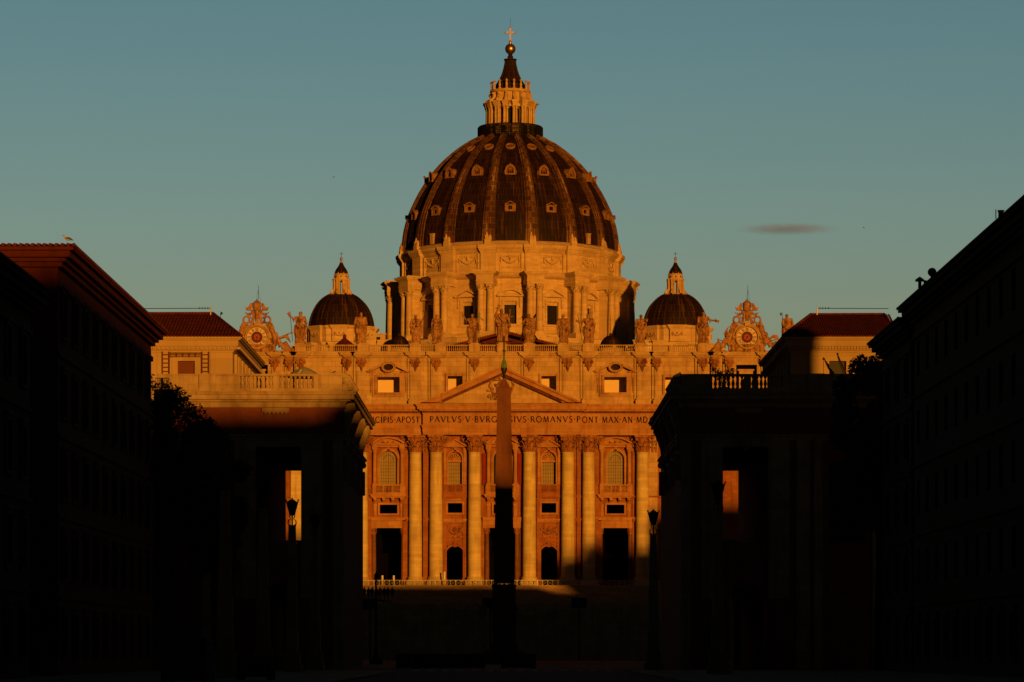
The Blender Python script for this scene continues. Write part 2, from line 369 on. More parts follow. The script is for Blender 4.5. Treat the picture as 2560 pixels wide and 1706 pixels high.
def swag(mb, cx, y, z, hw, drop, r=.13, n=9):
    pts = [(cx + hw*(2*i/n-1), y, z - drop*(1-(2*i/n-1)**2)) for i in range(n+1)]
    mb.tube(pts, [r*(.6+.6*sin(pi*i/n)) for i in range(n+1)], 6)
    rnd = random.Random(int(abs(cx*7)+z))
    for p in pts: mb.ball((p[0], p[1]-r*.4, p[2]), r*(.9+.5*rnd.random()), 6)
    for sg in (-1, 1):
        mb.tube([(cx+sg*hw, y, z), (cx+sg*hw*1.08, y, z-drop*.5), (cx+sg*hw*1.02, y, z-drop*1.1)], [r*1.1, r, r*.4], 5); mb.ball((cx+sg*hw, y, z+.05), r*1.4, 6)
    mb.ball((cx, y-.02, z-drop*.05), r*1.7, 8); mb.ball((cx, y-.06, z-drop*.35), r*1.1, 8)

# ================================================================== GROUND
g = MB(); R_ = 9000
g.add([(-R_, -R_, -1.7), (R_, -R_, -1.7), (R_, R_, -1.7), (-R_, R_, -1.7)], [(0, 1, 2, 3)])
tag(g.build('ground', 'cobble', fix=False), kind='structure')
g = MB(); g.add([(-9, -200, -1.68), (9, -200, -1.68), (9, 300, -1.68), (-9, 300, -1.68)], [(0, 1, 2, 3)])
tag(g.build('road', 'road', fix=False), kind='structure')
g = MB()
for sx in (-1, 1):
    g.box(sx*9, sx*29, -200, 254, -1.72, -1.56)
tag(g.build('pavement', 'propy'), kind='structure')
g = MB()
for i in range(14):
    g.add([(-8.4+i*1.25, 270, -1.672), (-7.8+i*1.25, 270, -1.672), (-7.8+i*1.25, 276, -1.672), (-8.4+i*1.25, 276, -1.672)], [(0, 1, 2, 3)])
tag(g.build('road_marking', 'paint', fix=False), kind='structure')

# ================================================================== BASILICA
CX = -1.87                                   # facade axis
DX, DY = -0.39, 752.0                        # great dome axis
bas = thing('basilica', 'great sunlit church with columned front, one huge dome and two lesser domes', 'church', (CX, 604, 12))
F = lambda u: u + CX
COLS = [5.1, 12.28, 16.15, 26.2]
WC, WW = 604.0, 605.0                        # wall planes: centre, wings
# --- terrace and steps
g = MB()
g.box(F(-62), F(62), 594.5, 760, -1.65, 12.0)
for i in range(1, 22): g.box(F(-56), F(56), 594.5-i*.85, 594.5-i*.85+.9, -1.65, 12.0-i*.17)
g.box(F(-56), F(56), 576.0, 577.4, -1.65, 8.0)
g.build('staircase', 'trav', bas)
# --- lower walls
def bay_ops(u):
    a = abs(u)
    if a in (21.2, 31.9): hw = 3.4 if a == 21.2 else 1.6
    return None
def low_wall(x0, x1, Y, ops, name='facade_wall'):
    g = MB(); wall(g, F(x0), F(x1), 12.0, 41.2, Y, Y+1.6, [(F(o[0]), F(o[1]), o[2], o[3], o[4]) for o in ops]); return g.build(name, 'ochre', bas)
def ops_wide(c, hw=1.64, pw=3.4):
    return [(c-pw, c+pw, 12.0, 22.9, 0), (c-hw, c+hw, 25.6, 27.25, 0), (c-hw, c+hw, 31.0, 37.3, 1)]
def ops_narrow(c):
    return [(c-1.75, c+1.75, 12.0, 19.5, 1), (c-1.35, c+1.35, 25.7, 27.5, 0), (c-1.3, c+1.3, 31.0, 37.1, 1)]
low_wall(-14.4, 14.4, WC, ops_wide(0, 1.55, 3.3) + ops_narrow(-8.75) + ops_narrow(8.75))
for s in (-1, 1):
    if s < 0: low_wall(-41.2, -14.4, WW, ops_wide(-21.2) + [(-33.2, -30.6, 12, 19, 1), (-33.3, -30.5, 31, 36, 1)])
    else: low_wall(14.4, 41.2, WW, ops_wide(21.2) + [(30.6, 33.2, 12, 19, 1), (30.5, 33.3, 31, 36, 1)])
    a, b = (41.2, 57.3) if s > 0 else (-57.3, -41.2)
    low_wall(a, b, WW, [(s*45.9-1.7, s*45.9+1.7, 12, 30, 1)])
# portico behind the openings, coloured near black in place of its shade
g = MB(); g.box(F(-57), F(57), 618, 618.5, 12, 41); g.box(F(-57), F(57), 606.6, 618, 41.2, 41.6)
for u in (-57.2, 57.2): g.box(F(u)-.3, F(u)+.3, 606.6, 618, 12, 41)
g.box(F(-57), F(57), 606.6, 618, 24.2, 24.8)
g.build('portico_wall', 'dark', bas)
# --- giant columns
def giant_col():
    c = MB(); r = 1.26
    c.box(-1.66, 1.66, -1.66, 1.66, 0, .95)
    c.lathe([(1.62, .95), (1.70, 1.08), (1.66, 1.25), (1.42, 1.32), (1.40, 1.42), (1.52, 1.50), (1.50, 1.64), (1.32, 1.70), (1.27, 1.85)], 0, 0, 28)
    pr = [(r*(1 - .13*(t/10)**1.6), 1.85 + 23.0*t/10) for t in range(11)]
    c.lathe(pr, 0, 0, 28); c.lathe([(1.10, 24.7), (1.2, 24.75), (1.2, 24.9), (1.1, 24.95)], 0, 0, 28)
    return local(c)
col0 = cap0 = None
for sg in (-1, 1):
    for u in COLS:
        Y = 602.7 if u < 14 else 603.8
        if col0 is None:
            col0 = giant_col().build('column', 'colm', bas, org=(F(sg*u), Y, 12.0), smooth=True)
            cap0 = local(corinth(1.10, 24.9, 3.2)).build('capital', 'capst', col0)
        else:
            copy_kids(col0, bas, Vector((sg*u, Y-604, 0)))
# --- giant pilasters behind and beside the columns
g0 = {}
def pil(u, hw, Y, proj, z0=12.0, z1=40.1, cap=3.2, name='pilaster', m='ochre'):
    p = MB(); p.box(F(u)-hw, F(u)+hw, Y-proj, Y+.02, z0+1.4, z1-cap)
    p.box(F(u)-hw-.25, F(u)+hw+.25, Y-proj-.25, Y+.02, z0, z0+1.0); p.box(F(u)-hw-.12, F(u)+hw+.12, Y-proj-.12, Y+.02, z0+1.0, z0+1.4)
    p.box(F(u)-hw-.05, F(u)+hw+.05, Y-proj-.05, Y+.02, z1-cap, z1-cap*.12)
    q = p; p = MB(); n = max(3, int(hw*2/.55))
    for row in range(2):
        for k in range(n):
            x = F(u)-hw+ (k+.5)*2*hw/n; zz = z1-cap+.1+row*cap*.36
            p.prism([(Y-proj-.05, zz), (Y-proj-.22, zz+cap*.2), (Y-proj-.50, zz+cap*.33), (Y-proj-.40, zz+cap*.28), (Y-proj-.05, zz+cap*.22)], x-.2, x+.2, 'x')
    for sg in (-1, 1): p.ball((F(u)+sg*(hw+.05), Y-proj-.25, z1-cap*.24), .33, 8)
    p.ball((F(u), Y-proj-.3, z1-cap*.16), .25, 8)
    p.box(F(u)-hw-.35, F(u)+hw+.35, Y-proj-.4, Y+.02, z1-cap*.12, z1)
    o = q.build(name, m, bas); p.build('capital', 'capst', o); return o
for sg in (-1, 1):
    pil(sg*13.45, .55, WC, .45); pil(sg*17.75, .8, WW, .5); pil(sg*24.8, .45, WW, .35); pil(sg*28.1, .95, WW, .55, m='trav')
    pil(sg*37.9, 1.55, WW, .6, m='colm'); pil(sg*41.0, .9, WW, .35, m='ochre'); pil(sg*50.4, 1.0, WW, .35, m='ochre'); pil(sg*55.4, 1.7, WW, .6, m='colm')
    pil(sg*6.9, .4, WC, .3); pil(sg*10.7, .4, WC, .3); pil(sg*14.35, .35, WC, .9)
# --- entablature
def entab(x0, x1, Yf, dz=0.0, ends=(0, 0), nm='entablature'):
    e = MB(); z = 40.1+dz
    z = stack(e, F(x0), F(x1), Yf, 606.4, z, [(.55, 0), (.06, .05), (.60, .08), (.06, .14), (.40, .18), (.18, .30)], ends)
    z = stack(e, F(x0), F(x1), Yf, 606.4, z, [(2.05, .0)], ends)
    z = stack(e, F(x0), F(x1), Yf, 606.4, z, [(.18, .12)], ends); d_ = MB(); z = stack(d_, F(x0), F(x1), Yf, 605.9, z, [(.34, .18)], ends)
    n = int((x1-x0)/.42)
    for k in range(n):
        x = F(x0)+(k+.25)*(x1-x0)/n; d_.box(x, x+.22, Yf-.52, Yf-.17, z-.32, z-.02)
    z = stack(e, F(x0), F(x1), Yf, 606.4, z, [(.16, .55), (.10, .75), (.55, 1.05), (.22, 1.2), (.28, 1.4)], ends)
    eo = e.build(nm, 'entab', bas); d_.build('dentil_course', 'dentil_shade', eo); return eo, z
ent, ZE = entab(-14.7, 14.7, 601.55, .012, (1, 1))
entL, _ = entab(-57.5, -14.72, 602.65, 0, (1, 0)); entR, _ = entab(14.72, 57.5, 602.65, 0, (0, 1))
# --- inscription
GL = {}
def A_(cx, cy, rx, ry, a0, a1, n=8): return [(cx+rx*cos(radians(a0+(a1-a0)*i/n)), cy+ry*sin(radians(a0+(a1-a0)*i/n))) for i in range(n+1)]
GL['A'] = (.78, [([(.02, 0), (.39, 1)], .09), ([(.39, 1), (.76, 0)], .15), ([(.17, .36), (.62, .36)], .07)])
GL['B'] = (.62, [([(.12, 0), (.12, 1)], .15), ([(.12, 1)]+A_(.30, .76, .20, .24, 90, -90)+[(.12, .52)], .1), ([(.12, .52)]+A_(.32, .26, .26, .26, 90, -90)+[(.12, 0)], .1)])
GL['C'] = (.80, [(A_(.46, .5, .42, .5, 42, 318, 12), .12)])
GL['D'] = (.82, [([(.12, 0), (.12, 1)], .15), ([(.12, 1)]+A_(.32, .5, .44, .5, 90, -90, 10)+[(.12, 0)], .12)])
GL['E'] = (.56, [([(.12, 0), (.12, 1)], .15), ([(.12, .98), (.54, .98)], .07), ([(.12, .52), (.48, .52)], .07), ([(.12, .02), (.56, .02)], .07)])
GL['G'] = (.84, [(A_(.46, .5, .42, .5, 42, 300, 12), .12), ([(.74, .0), (.74, .42)], .13)])
GL['H'] = (.82, [([(.12, 0), (.12, 1)], .15), ([(.70, 0), (.70, 1)], .15), ([(.12, .52), (.70, .52)], .07)])
GL['I'] = (.26, [([(.13, 0), (.13, 1)], .15)])
GL['L'] = (.56, [([(.12, 0), (.12, 1)], .15), ([(.12, .03), (.55, .03)], .08)])
GL['M'] = (.96, [([(.10, 0), (.18, 1)], .09), ([(.18, 1), (.48, 0)], .14), ([(.48, 0), (.78, 1)], .09), ([(.78, 1), (.88, 0)], .14)])
GL['N'] = (.84, [([(.12, 0), (.12, 1)], .09), ([(.12, 1), (.72, 0)], .15), ([(.72, 0), (.72, 1)], .09)])
GL['O'] = (.90, [(A_(.45, .5, .42, .5, 0, 360, 16), .12)])
GL['P'] = (.58, [([(.12, 0), (.12, 1)], .15), ([(.12, 1)]+A_(.30, .74, .25, .26, 90, -90)+[(.12, .48)], .1)])
GL['R'] = (.70, [([(.12, 0), (.12, 1)], .15), ([(.12, 1)]+A_(.30, .75, .24, .25, 90, -90)+[(.12, .5)], .1), ([(.34, .5), (.68, 0)], .14)])
GL['S'] = (.52, [(A_(.27, .75, .20, .25, 30, 270, 8)+A_(.25, .25, .22, .26, 88, -150, 8), .12)])
GL['T'] = (.68, [([(.34, 0), (.34, 1)], .15), ([(.02, .97), (.66, .97)], .08)])
GL['V'] = (.78, [([(.03, 1), (.39, 0)], .15), ([(.39, 0), (.75, 1)], .09)])
GL['X'] = (.76, [([(.06, 1), (.70, 0)], .15), ([(.06, 0), (.70, 1)], .08)])
GL['.'] = (.26, [([(.13, .44), (.13, .58)], .14)])
GL[' '] = (.3, [])
SERIF = {'A': [(.02, 0), (.76, 0)], 'B': [], 'H': [(.12, 0), (.12, 1), (.7, 0), (.7, 1)], 'I': [(.13, 0), (.13, 1)], 'M': [(.10, 0), (.88, 0)], 'N': [(.12, 0), (.12, 1), (.72, 1)],
         'P': [(.12, 0)], 'R': [(.12, 0), (.66, 0)], 'T': [(.34, 0)], 'V': [(.03, 1), (.75, 1)], 'X': [(.06, 0), (.06, 1), (.7, 0), (.7, 1)], 'L': [(.12, 1)], 'D': [(.08, 0), (.08, 1)]}
def glyph(mb, ch, x, z, h, fr, wscale=1.0, thick=1.0):
    """fr(a, b) -> two 3D points, front and back"""
    w, st = GL[ch]
    segs = []
    for pts, t in st:
        for p, q in zip(pts[:-1], pts[1:]): segs.append((p, q, t*thick))
    for sx, sz in SERIF.get(ch, []): segs.append(((sx-.11, sz+(.02 if sz < .5 else -.02)), (sx+.11, sz+(.02 if sz < .5 else -.02)), .05*thick))
    for p, q, t in segs:
        dx, dz = (q[0]-p[0])*wscale, q[1]-p[1]; l = sqrt(dx*dx+dz*dz) or 1e-6
        nx, nz = -dz/l*t/2, dx/l*t/2
        c = [(p[0]*wscale+nx, p[1]+nz), (q[0]*wscale+nx, q[1]+nz), (q[0]*wscale-nx, q[1]-nz), (p[0]*wscale-nx, p[1]-nz)]
        v = [fr(x+a*h, z+b*h, 0) for a, b in c] + [fr(x+a*h, z+b*h, 1) for a, b in c]
        mb.add(v, [(0,1,2,3),(7,6,5,4),(0,4,5,1),(1,5,6,2),(2,6,7,3),(3,7,4,0)])
    return w*h*wscale
def text(mb, s, x0, x1, z, h, y):
    tot = sum(GL[c][0] for c in s) + .22*(len(s)-1)
    k = (x1-x0)/(tot*h); x = x0
    for c in s:
        w = glyph(mb, c, x, z, h, lambda a, b, f: (a, y-.035 if f == 0 else y+.01, b), min(k, 1.15), 1.0)
        x += GL[c][0]*h*k + .22*h*k
def words(s_, x0, x1, z, h, y):
    tot = sum(GL[c][0] for c in s_) + .22*(len(s_)-1); k = (x1-x0)/(tot*h); x = x0; t = MB()
    for c in s_ + ' ':
        if c == ' ': t.build('inscription', 'letter', bas); break
        glyph(t, c, x, z, h, lambda a, b, f: (a, y-.035 if f == 0 else y+.01, b), min(k, 1.35), 1.35)
        x += GL[c][0]*h*k + .22*h*k
        if c == '.': t.build('inscription', 'letter', bas); t = MB()
words('PAVLVS.V.BVRGHESIVS.ROMANVS.P', F(-13.4), F(14.55), 42.45, 1.08, 601.55)
words('IN.HONOREM.PRI', F(-41), F(-24.95), 42.44, 1.08, 602.65)
words('NCIPIS.APOST', F(-24.6), F(-15.35), 42.44, 1.08, 602.65)
words('ONT.MAX.AN.MD', F(14.95), F(27.1), 42.44, 1.08, 602.65)
words('CXII.PONT.VII', F(27.5), F(40.0), 42.44, 1.08, 602.65)
# --- pediment
g = MB(); ZP = 46.02; hw = 14.9; H = 6.7
def rake(off, th, yf, yb):
    k = H/hw
    g.ribbon([(F(-hw), ZP+off*.0+.02), (F(0), ZP+H-off), (F(hw), ZP+.02)], [(F(-hw)+th/k, ZP+.02), (F(0), ZP+H-off-th), (F(hw)-th/k, ZP+.02)], yf, yb)
rake(0, .45, 600.0, 605.9); 
def rake2(o, th, yf):
    k = H/hw
    g.ribbon([(F(-hw)+o/k, ZP+.02), (F(0), ZP+H-o), (F(hw)-o/k, ZP+.02)], [(F(-hw)+(o+th)/k, ZP+.02), (F(0), ZP+H-o-th), (F(hw)-(o+th)/k, ZP+.02)], yf, 605.8)
rake2(.45, .75, 600.35); rake2(1.2, .5, 601.0)
g_main, g = g, MB()
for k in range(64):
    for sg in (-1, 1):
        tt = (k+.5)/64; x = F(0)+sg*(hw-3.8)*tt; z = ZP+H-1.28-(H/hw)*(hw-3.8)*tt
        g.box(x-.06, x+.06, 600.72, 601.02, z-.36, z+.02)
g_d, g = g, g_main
ped = g.build('pediment', 'entab', bas); g_d.build('dentil_course', 'dentil_shade', ped)
k = H/hw; g = MB(); g.prism([(F(-hw)+1.7/k, ZP+.01), (F(0), ZP+H-1.7), (F(hw)-1.7/k, ZP+.01)], 601.9, 605.7); g.build('tympanum', 'trav', ped)
g = MB()
g.lathe([(0, 0), (.55, .0), (.62, .35), (.55, .8), (.35, 1.1), (.1, 1.25), (0, 1.3)], F(-.9), 601.6, 12)
g.v = [(a, b, c+50.2 if c < 5 else c) for a, b, c in g.v]
rnd = random.Random(5)
for kk in range(60):
    t_ = rnd.random(); x = F(-1.1)+rnd.uniform(-1.9, 1.9)*(1-.3*t_); z = 50.6-3.9*t_
    g.ball((x, 601.75, z), rnd.uniform(.14, .34), 6)
g.ball((F(0), 601.9, 48.6), 1.3, 12, .9, .25, 1.25)
for sg in (-1, 1): g.tube([(F(sg*1.9), 601.7, 50.4), (F(sg*2.2), 601.7, 49.3), (F(sg*1.5), 601.7, 47.6), (F(0), 601.7, 46.9)], [.2, .28, .25, .15], 6)
g.build('coat_of_arms', 'sculpt', ped)
# --- attic
A0, A1 = 46.0, 54.7
ops = [(F(s*21.2)-2.08, F(s*21.2)+2.08, 48.2, 51.1, 0) for s in (-1, 1)] + [(F(s*8.75)-1.38, F(s*8.75)+1.38, 48.4, 51.3, 0) for s in (-1, 1)]
ops += [(F(s*31.9)-1.42, F(s*31.9)+1.42, 48.3, 51.1, 0) for s in (-1, 1)] + [(F(s*45.7)-1.95, F(s*45.7)+1.95, 47.4, 53.4, 0) for s in (-1, 1)]
ops += [(F(-1.3), F(1.3), 48.4, 51.3, 0)]
g = MB(); wall(g, F(-57.3), F(57.3), A0, A1, 605.0, 606.9, ops); g.build('attic_wall', 'trav', bas)
g = MB(); g.box(F(-57), F(57), 608.6, 609.2, 46, 55.2)
g.box(F(-57), F(57), 606.9, 608.6, 46, 47.3)
g.build('attic_inner_wall', 'bright', bas)
g = MB(); g.box(F(-57.2), F(57.2), 604.6, 640, 54.72, 55.6); g.box(F(-57), F(57), 609.2, 640, 45.5, 54.7); g.build('roof_terrace', 'trav', bas)
APIL = [5.1, 12.28, 16.15, 20.5 if 0 else 26.2]
def attic_pil(u, hw=1.0, stripe=True):
    p = MB(); x = F(u)
    p.box(x-hw-.28, x+hw+.28, 603.85, 605.01, A0, A0+.75); p.box(x-hw-.14, x+hw+.14, 604.0, 605.01, A0+.75, A0+1.0)
    p.box(x-hw, x+hw, 604.25, 605.01, A0+1.0, A1-.05)
    p.box(x-hw-.5, x-hw, 604.62, 605.01, A0+1.0, A1-.05); p.box(x+hw, x+hw+.5, 604.62, 605.01, A0+1.0, A1-.05)
    p.box(x-hw+.2, x+hw-.2, 604.18, 604.26, A0+1.3, A1-2.4)
    o = p.build('attic_pilaster', 'trav', bas)
    c = MB(); zz = A1-.15; c_y = -.32
    c.box(x-.8, x+.8, 604.2, 604.6, zz-.45, zz); c.box(x-.62, x+.62, 604.3, 604.6, zz-1.1, zz-.45)
    for sg in (-1, 1): c.ball((x+sg*.68, 604.3, zz-.75), .3, 8); c.ball((x+sg*.5, 604.35, zz-1.35), .22, 8)
    c.ball((x, 604.25, zz-.75), .34, 8); c.tube([(x, 604.3, zz-1.1), (x, 604.35, zz-1.8), (x, 604.4, zz-2.5)], [.45, .3, .06], 8)
    for kx in (-.42, -.14, .14, .42): c.box(x+kx-.05, x+kx+.05, 604.15, 604.3, zz-1.15, zz-.45)
    c.v = [(a_, b_+c_y, d_) for a_, b_, d_ in c.v]; c.build('pilaster_ornament', 'capst', o)
for sg in (-1, 1):
    for u in (5.1, 12.28, 16.15, 26.2, 37.55): attic_pil(sg*u)
    attic_pil(sg*28.9, .42); attic_pil(sg*39.7, .42); attic_pil(sg*42.4, .6); attic_pil(sg*49.0, .6); attic_pil(sg*55.6, 1.0)
g = MB()
stack(g, F(-57.3), F(57.3), 604.95, 606.9, A1, [(.14, .1), (.16, .25), (.12, .4), (.36, .75), (.22, .95)], (1, 1))
for sg in (-1, 1):
    for u, w in ((5.1, 1.1), (12.28, 1.1), (16.15, 1.1), (26.2, 1.1), (28.9, .5), (37.55, 1.1), (39.7, .5), (42.4, .6), (49.0, .6), (55.6, 1.1)):
        stack(g, F(sg*u)-w, F(sg*u)+w, 604.2, 606, A1+.004, [(.14, .1), (.16, .25), (.12, .4), (.36, .75), (.224, .95)], (1, 1))
g.build('attic_cornice', 'trav', bas)
# attic window frames
for sg in (-1, 1):
    c = F(sg*21.2); f = MB()
    for a, b, z0, z1 in ((c-2.5, c-2.08, 47.9, 51.5), (c+2.08, c+2.5, 47.9, 51.5), (c-2.08, c+2.08, 51.1, 51.5), (c-2.08, c+2.08, 47.9, 48.2)): f.box(a, b, 604.35, 605.02, z0, z1)
    for a, b, z0, z1 in ((c-3.0, c-2.5, 47.4, 51.9), (c+2.5, c+3.0, 47.4, 51.9), (c-2.5, c+2.5, 51.5, 51.9), (c-2.5, c+2.5, 47.4, 47.9)): f.box(a, b, 604.68, 605.02, z0, z1)
    for s2 in (-1, 1):
        f.prism([(c+s2*4.2, 52.15), (c+s2*1.2, 53.55), (c+s2*1.2, 53.1), (c+s2*3.5, 51.95)], 603.7, 605.02)
        f.box(c+s2*2.4, c+s2*3.9, 604.25, 605.02, 51.9, 52.12)
        f.box(c+s2*3.05, c+s2*3.6, 604.6, 605.02, 51.0, 51.9)
        for q in range(9): f.ball((c+s2*3.3, 604.85, 50.9-q*.32), .24-.012*q, 6)
    n = 20
    o_ = [(c+1.35*cos(2*pi*i/n), 52.9+.98*sin(2*pi*i/n)) for i in range(n+1)]; i_ = [(c+.92*cos(2*pi*i/n), 52.9+.60*sin(2*pi*i/n)) for i in range(n+1)]
    f.ribbon(o_, i_, 604.0, 605.02)
    for i in range(16): f.ball((c+1.25*cos(2*pi*i/16), 604.0, 52.9+.9*sin(2*pi*i/16)), .17, 6)
    fo = f.build('attic_window', 'tr2', bas)
    b_ = MB(); b_.lathe([(0, -.02), (.95, -.02)], 0, 0, 20); b_.v = [(c+x, 604.9+z, 52.9+y*.66) for x, y, z in b_.v]; b_.build('oculus_recess', 'wood', fo)
    for uu, hw_, zt in ((8.75, 1.38, 51.3), (31.9, 1.42, 51.1)):
        c = F(sg*uu); f = MB(); zb = 48.3
        f.box(c-hw_-.4, c-hw_, 604.5, 605.02, zb-.4, zt+.4); f.box(c+hw_, c+hw_+.4, 604.5, 605.02, zb-.4, zt+.4)
        f.box(c-hw_, c+hw_, 604.75, 605.02, zt, zt+.4); f.box(c-hw_, c+hw_, 604.75, 605.02, zb-.4, zb)
        f.box(c-hw_-.62, c+hw_+.62, 604.88, 605.02, zt+.4, zt+.62)
        f.box(c-hw_-.62, c-hw_-.4, 604.88, 605.02, zb-.6, zt+.4); f.box(c+hw_+.4, c+hw_+.62, 604.88, 605.02, zb-.6, zt+.4)
        f.build('attic_window', 'tr2', bas)
    c = F(sg*45.7); f = MB()
    f.box(c-2.5, c-1.95, 604.7, 605.02, 47, 54.0); f.box(c+1.95, c+2.5, 604.7, 605.02, 47, 54.0); f.box(c-1.95, c+1.95, 604.7, 605.02, 53.4, 54.0)
    fo = f.build('bell_opening', 'trav', bas)
    f = MB(); wall(f, c-1.3, c+1.3, 47, 52.4, 606.2, 606.6, [(c-.62, c+.62, 47, 51.2, 1)]); f.box(c-1.6, c+1.6, 606.1, 606.7, 52.4, 52.7); f.build('inner_arch', 'trav', fo)
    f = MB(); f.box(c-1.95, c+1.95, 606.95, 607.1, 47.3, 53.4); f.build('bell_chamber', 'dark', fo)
# --- lower storey ornaments
def window_wide(c, Y, hw=1.64, side=2.55, curt='curtain'):
    w = MB(); c = F(c)
    for k, (o1, o2) in enumerate(((0, .28), (.28, .5))):       # arch surround
        w.ribbon([(c-hw-o2, 31.0)] + arc(c, 37.3-hw, hw+o2, 180, 0, 16) + [(c+hw+o2, 31.0)], [(c-hw-o1, 31.0)] + arc(c, 37.3-hw, hw+o1, 180, 0, 16) + [(c+hw+o1, 31.0)], Y-.5+.22*k, Y+.02)
    w.box(c-.22, c+.22, Y-.5, Y, 37.2, 38.0)
    for s2 in (-1, 1):
        w.lathe([(.48, 31.0), (.48, 31.3), (.38, 31.4), (.34, 36.8), (.36, 36.85), (.52, 37.4), (.52, 37.5)], c+s2*side, Y-.8, 12)
        w.box(c+s2*side-.5, c+s2*side+.5, Y-1.35, Y+.02, 37.5, 38.35)
    w.box(c-side-.35, c+side+.35, Y-.8, Y+.02, 37.95, 38.35)
    segment(w, c, side+.72, 38.35, 1.55, Y-1.5, Y+.02, .34)
    swag(w, c, Y-.95, 39.0, 1.0, .35, .1)
    wo = w.build('balcony_window', 'entab', bas, smooth=True)
    gl = MB(); gl.prism([(c-hw, 31.0)] + arc(c, 37.3-hw, hw, 180, 0, 16) + [(c+hw, 31.0)], Y+.35, Y+.4); gl.build('window_blind', curt, wo)
    gr = MB()
    for i in range(1, 10):
        x = c-hw+i*2*hw/10; zt = 37.3-hw+sqrt(max(0, hw*hw-(x-c)**2)); t = .035 if i != 5 else .07
        gr.box(x-t/2, x+t/2, Y+.28, Y+.34, 31.0, zt)
    for i in range(1, 8): gr.box(c-hw, c+hw, Y+.27, Y+.33, 31.0+i*.6-.02, 31.0+i*.6+.02)
    gr.tube([(p[0], Y+.3, p[1]) for p in arc(c, 37.3-hw, hw*.55, 180, 0, 12)], .03, 4)
    gr.build('glazing_bars', 'bronze', wo)
    # balcony
    b = MB(); yb = Y-1.35
    b.box(c-3.35, c+3.35, yb-.2, Y+.02, 28.75, 29.15); b.box(c-3.15, c+3.15, yb-.05, Y+.02, 28.5, 28.75)
    b.box(c-2.95, c+2.95, yb+.1, yb+.5, 29.15, 29.5); b.box(c-3.0, c+3.0, yb+.02, yb+.55, 30.75, 31.0)
    for x0, x1 in ((-2.95, -2.2), (-.98, -.72), (.72, .98), (2.2, 2.95)): b.box(c+x0, c+x1, yb+.1, yb+.5, 29.5, 30.75)
    for s2 in (-1, 1): b.box(c+s2*2.95-.2, c+s2*2.95+.2, yb+.5, Y, 29.15, 31.0)
    b.box(c-2.9, c+2.9, yb+.9, yb+1.0, 29.2, 30.7)
    for x0, x1 in ((-2.2, -.98), (-.72, .72), (.98, 2.2)):
        n = 5
        for i in range(n): baluster(b, c+x0+(i+.5)*(x1-x0)/n, yb+.3, 29.5, 30.75, .1)
    for i in range(4):
        x = c-2.5+i*5/3
        b.prism([(Y, 28.5), (yb+.1, 28.5), (yb+.1, 28.25), (yb+.5, 27.95), (Y-.45, 27.75), (Y-.35, 27.55), (Y, 27.5)], x-.3, x+.3, 'x')
        b.ball((x, yb+.3, 28.2), .3, 8); b.ball((x, Y-.3, 27.8), .28, 8)
    b.build('balcony', 'entab', bas)
    # mezzanine opening
    m_ = MB()
    for a, bb, z0, z1 in ((c-hw-.35, c-hw, 25.3, 27.6), (c+hw, c+hw+.35, 25.3, 27.6), (c-hw, c+hw, 27.25, 27.6), (c-hw, c+hw, 25.3, 25.6)): m_.box(a, bb, Y-.35, Y+.02, z0, z1)
    for s2 in (-1, 1): m_.box(c+s2*2.5-.28, c+s2*2.5+.28, Y-.25, Y+.02, 25.0, 27.5); m_.box(c+s2*2.5-.36, c+s2*2.5+.36, Y-.32, Y+.02, 26.9, 27.3)
    m_.build('mezzanine_window', 'entab', bas)
def lintel(c, hw, Y):
    l = MB(); c = F(c)
    stack(l, c-hw, c+hw, Y, Y+1.7, 22.9, [(.35, .25), (.08, .32), (.75, .28), (.1, .38), (.16, .5), (.32, .75), (.2, .9)], (0, 0))
    l.build('lintel_band', 'entab', bas)
def portal(c, Y, off=2.75, m='colm'):
    c = F(c)
    for s2 in (-1, 1):
        p = MB(); p.box(-.62, .62, -.62, .62, 0, .5)
        p.lathe([(.58, .5), (.6, .7), (.46, .85), (.44, 1.0), (.42, 5), (.36, 9.7)], 0, 0, 16)
        q = local(p).build('portal_column', 'gran2' if m == 'colm' else m, bas, org=(c+s2*off, Y+.1, 12.0), smooth=True)
        local(corinth(.38, 9.7, 1.2, 8, 12)).build('capital', 'capst', q)
    d = MB(); d.box(c-3.1, c+3.1, Y+9, Y+9.2, 12, 18.5)
    for x in (-2.6, -1, 1, 2.6): d.box(c+x-.08, c+x+.08, Y+8.85, Y+9, 12, 18.5)
    d.build('portal_door', 'dark', bas)
for sg in (-1, 1):
    window_wide(sg*21.2, WW); lintel(sg*21.3, 3.95, WW); portal(sg*21.2, WW)
window_wide(0, WC, 1.55, 2.5, 'glass'); lintel(0, 3.6, WC); portal(0, WC, 2.8)
g = MB()
for s2 in (-1, 1): g = MB(); g.box(F(s2*3.3)-.35, F(s2*3.3)+.35, WC-.35, WC+.05, 30.9, 36.8); g.build('red_drape', 'curt_red', bas)
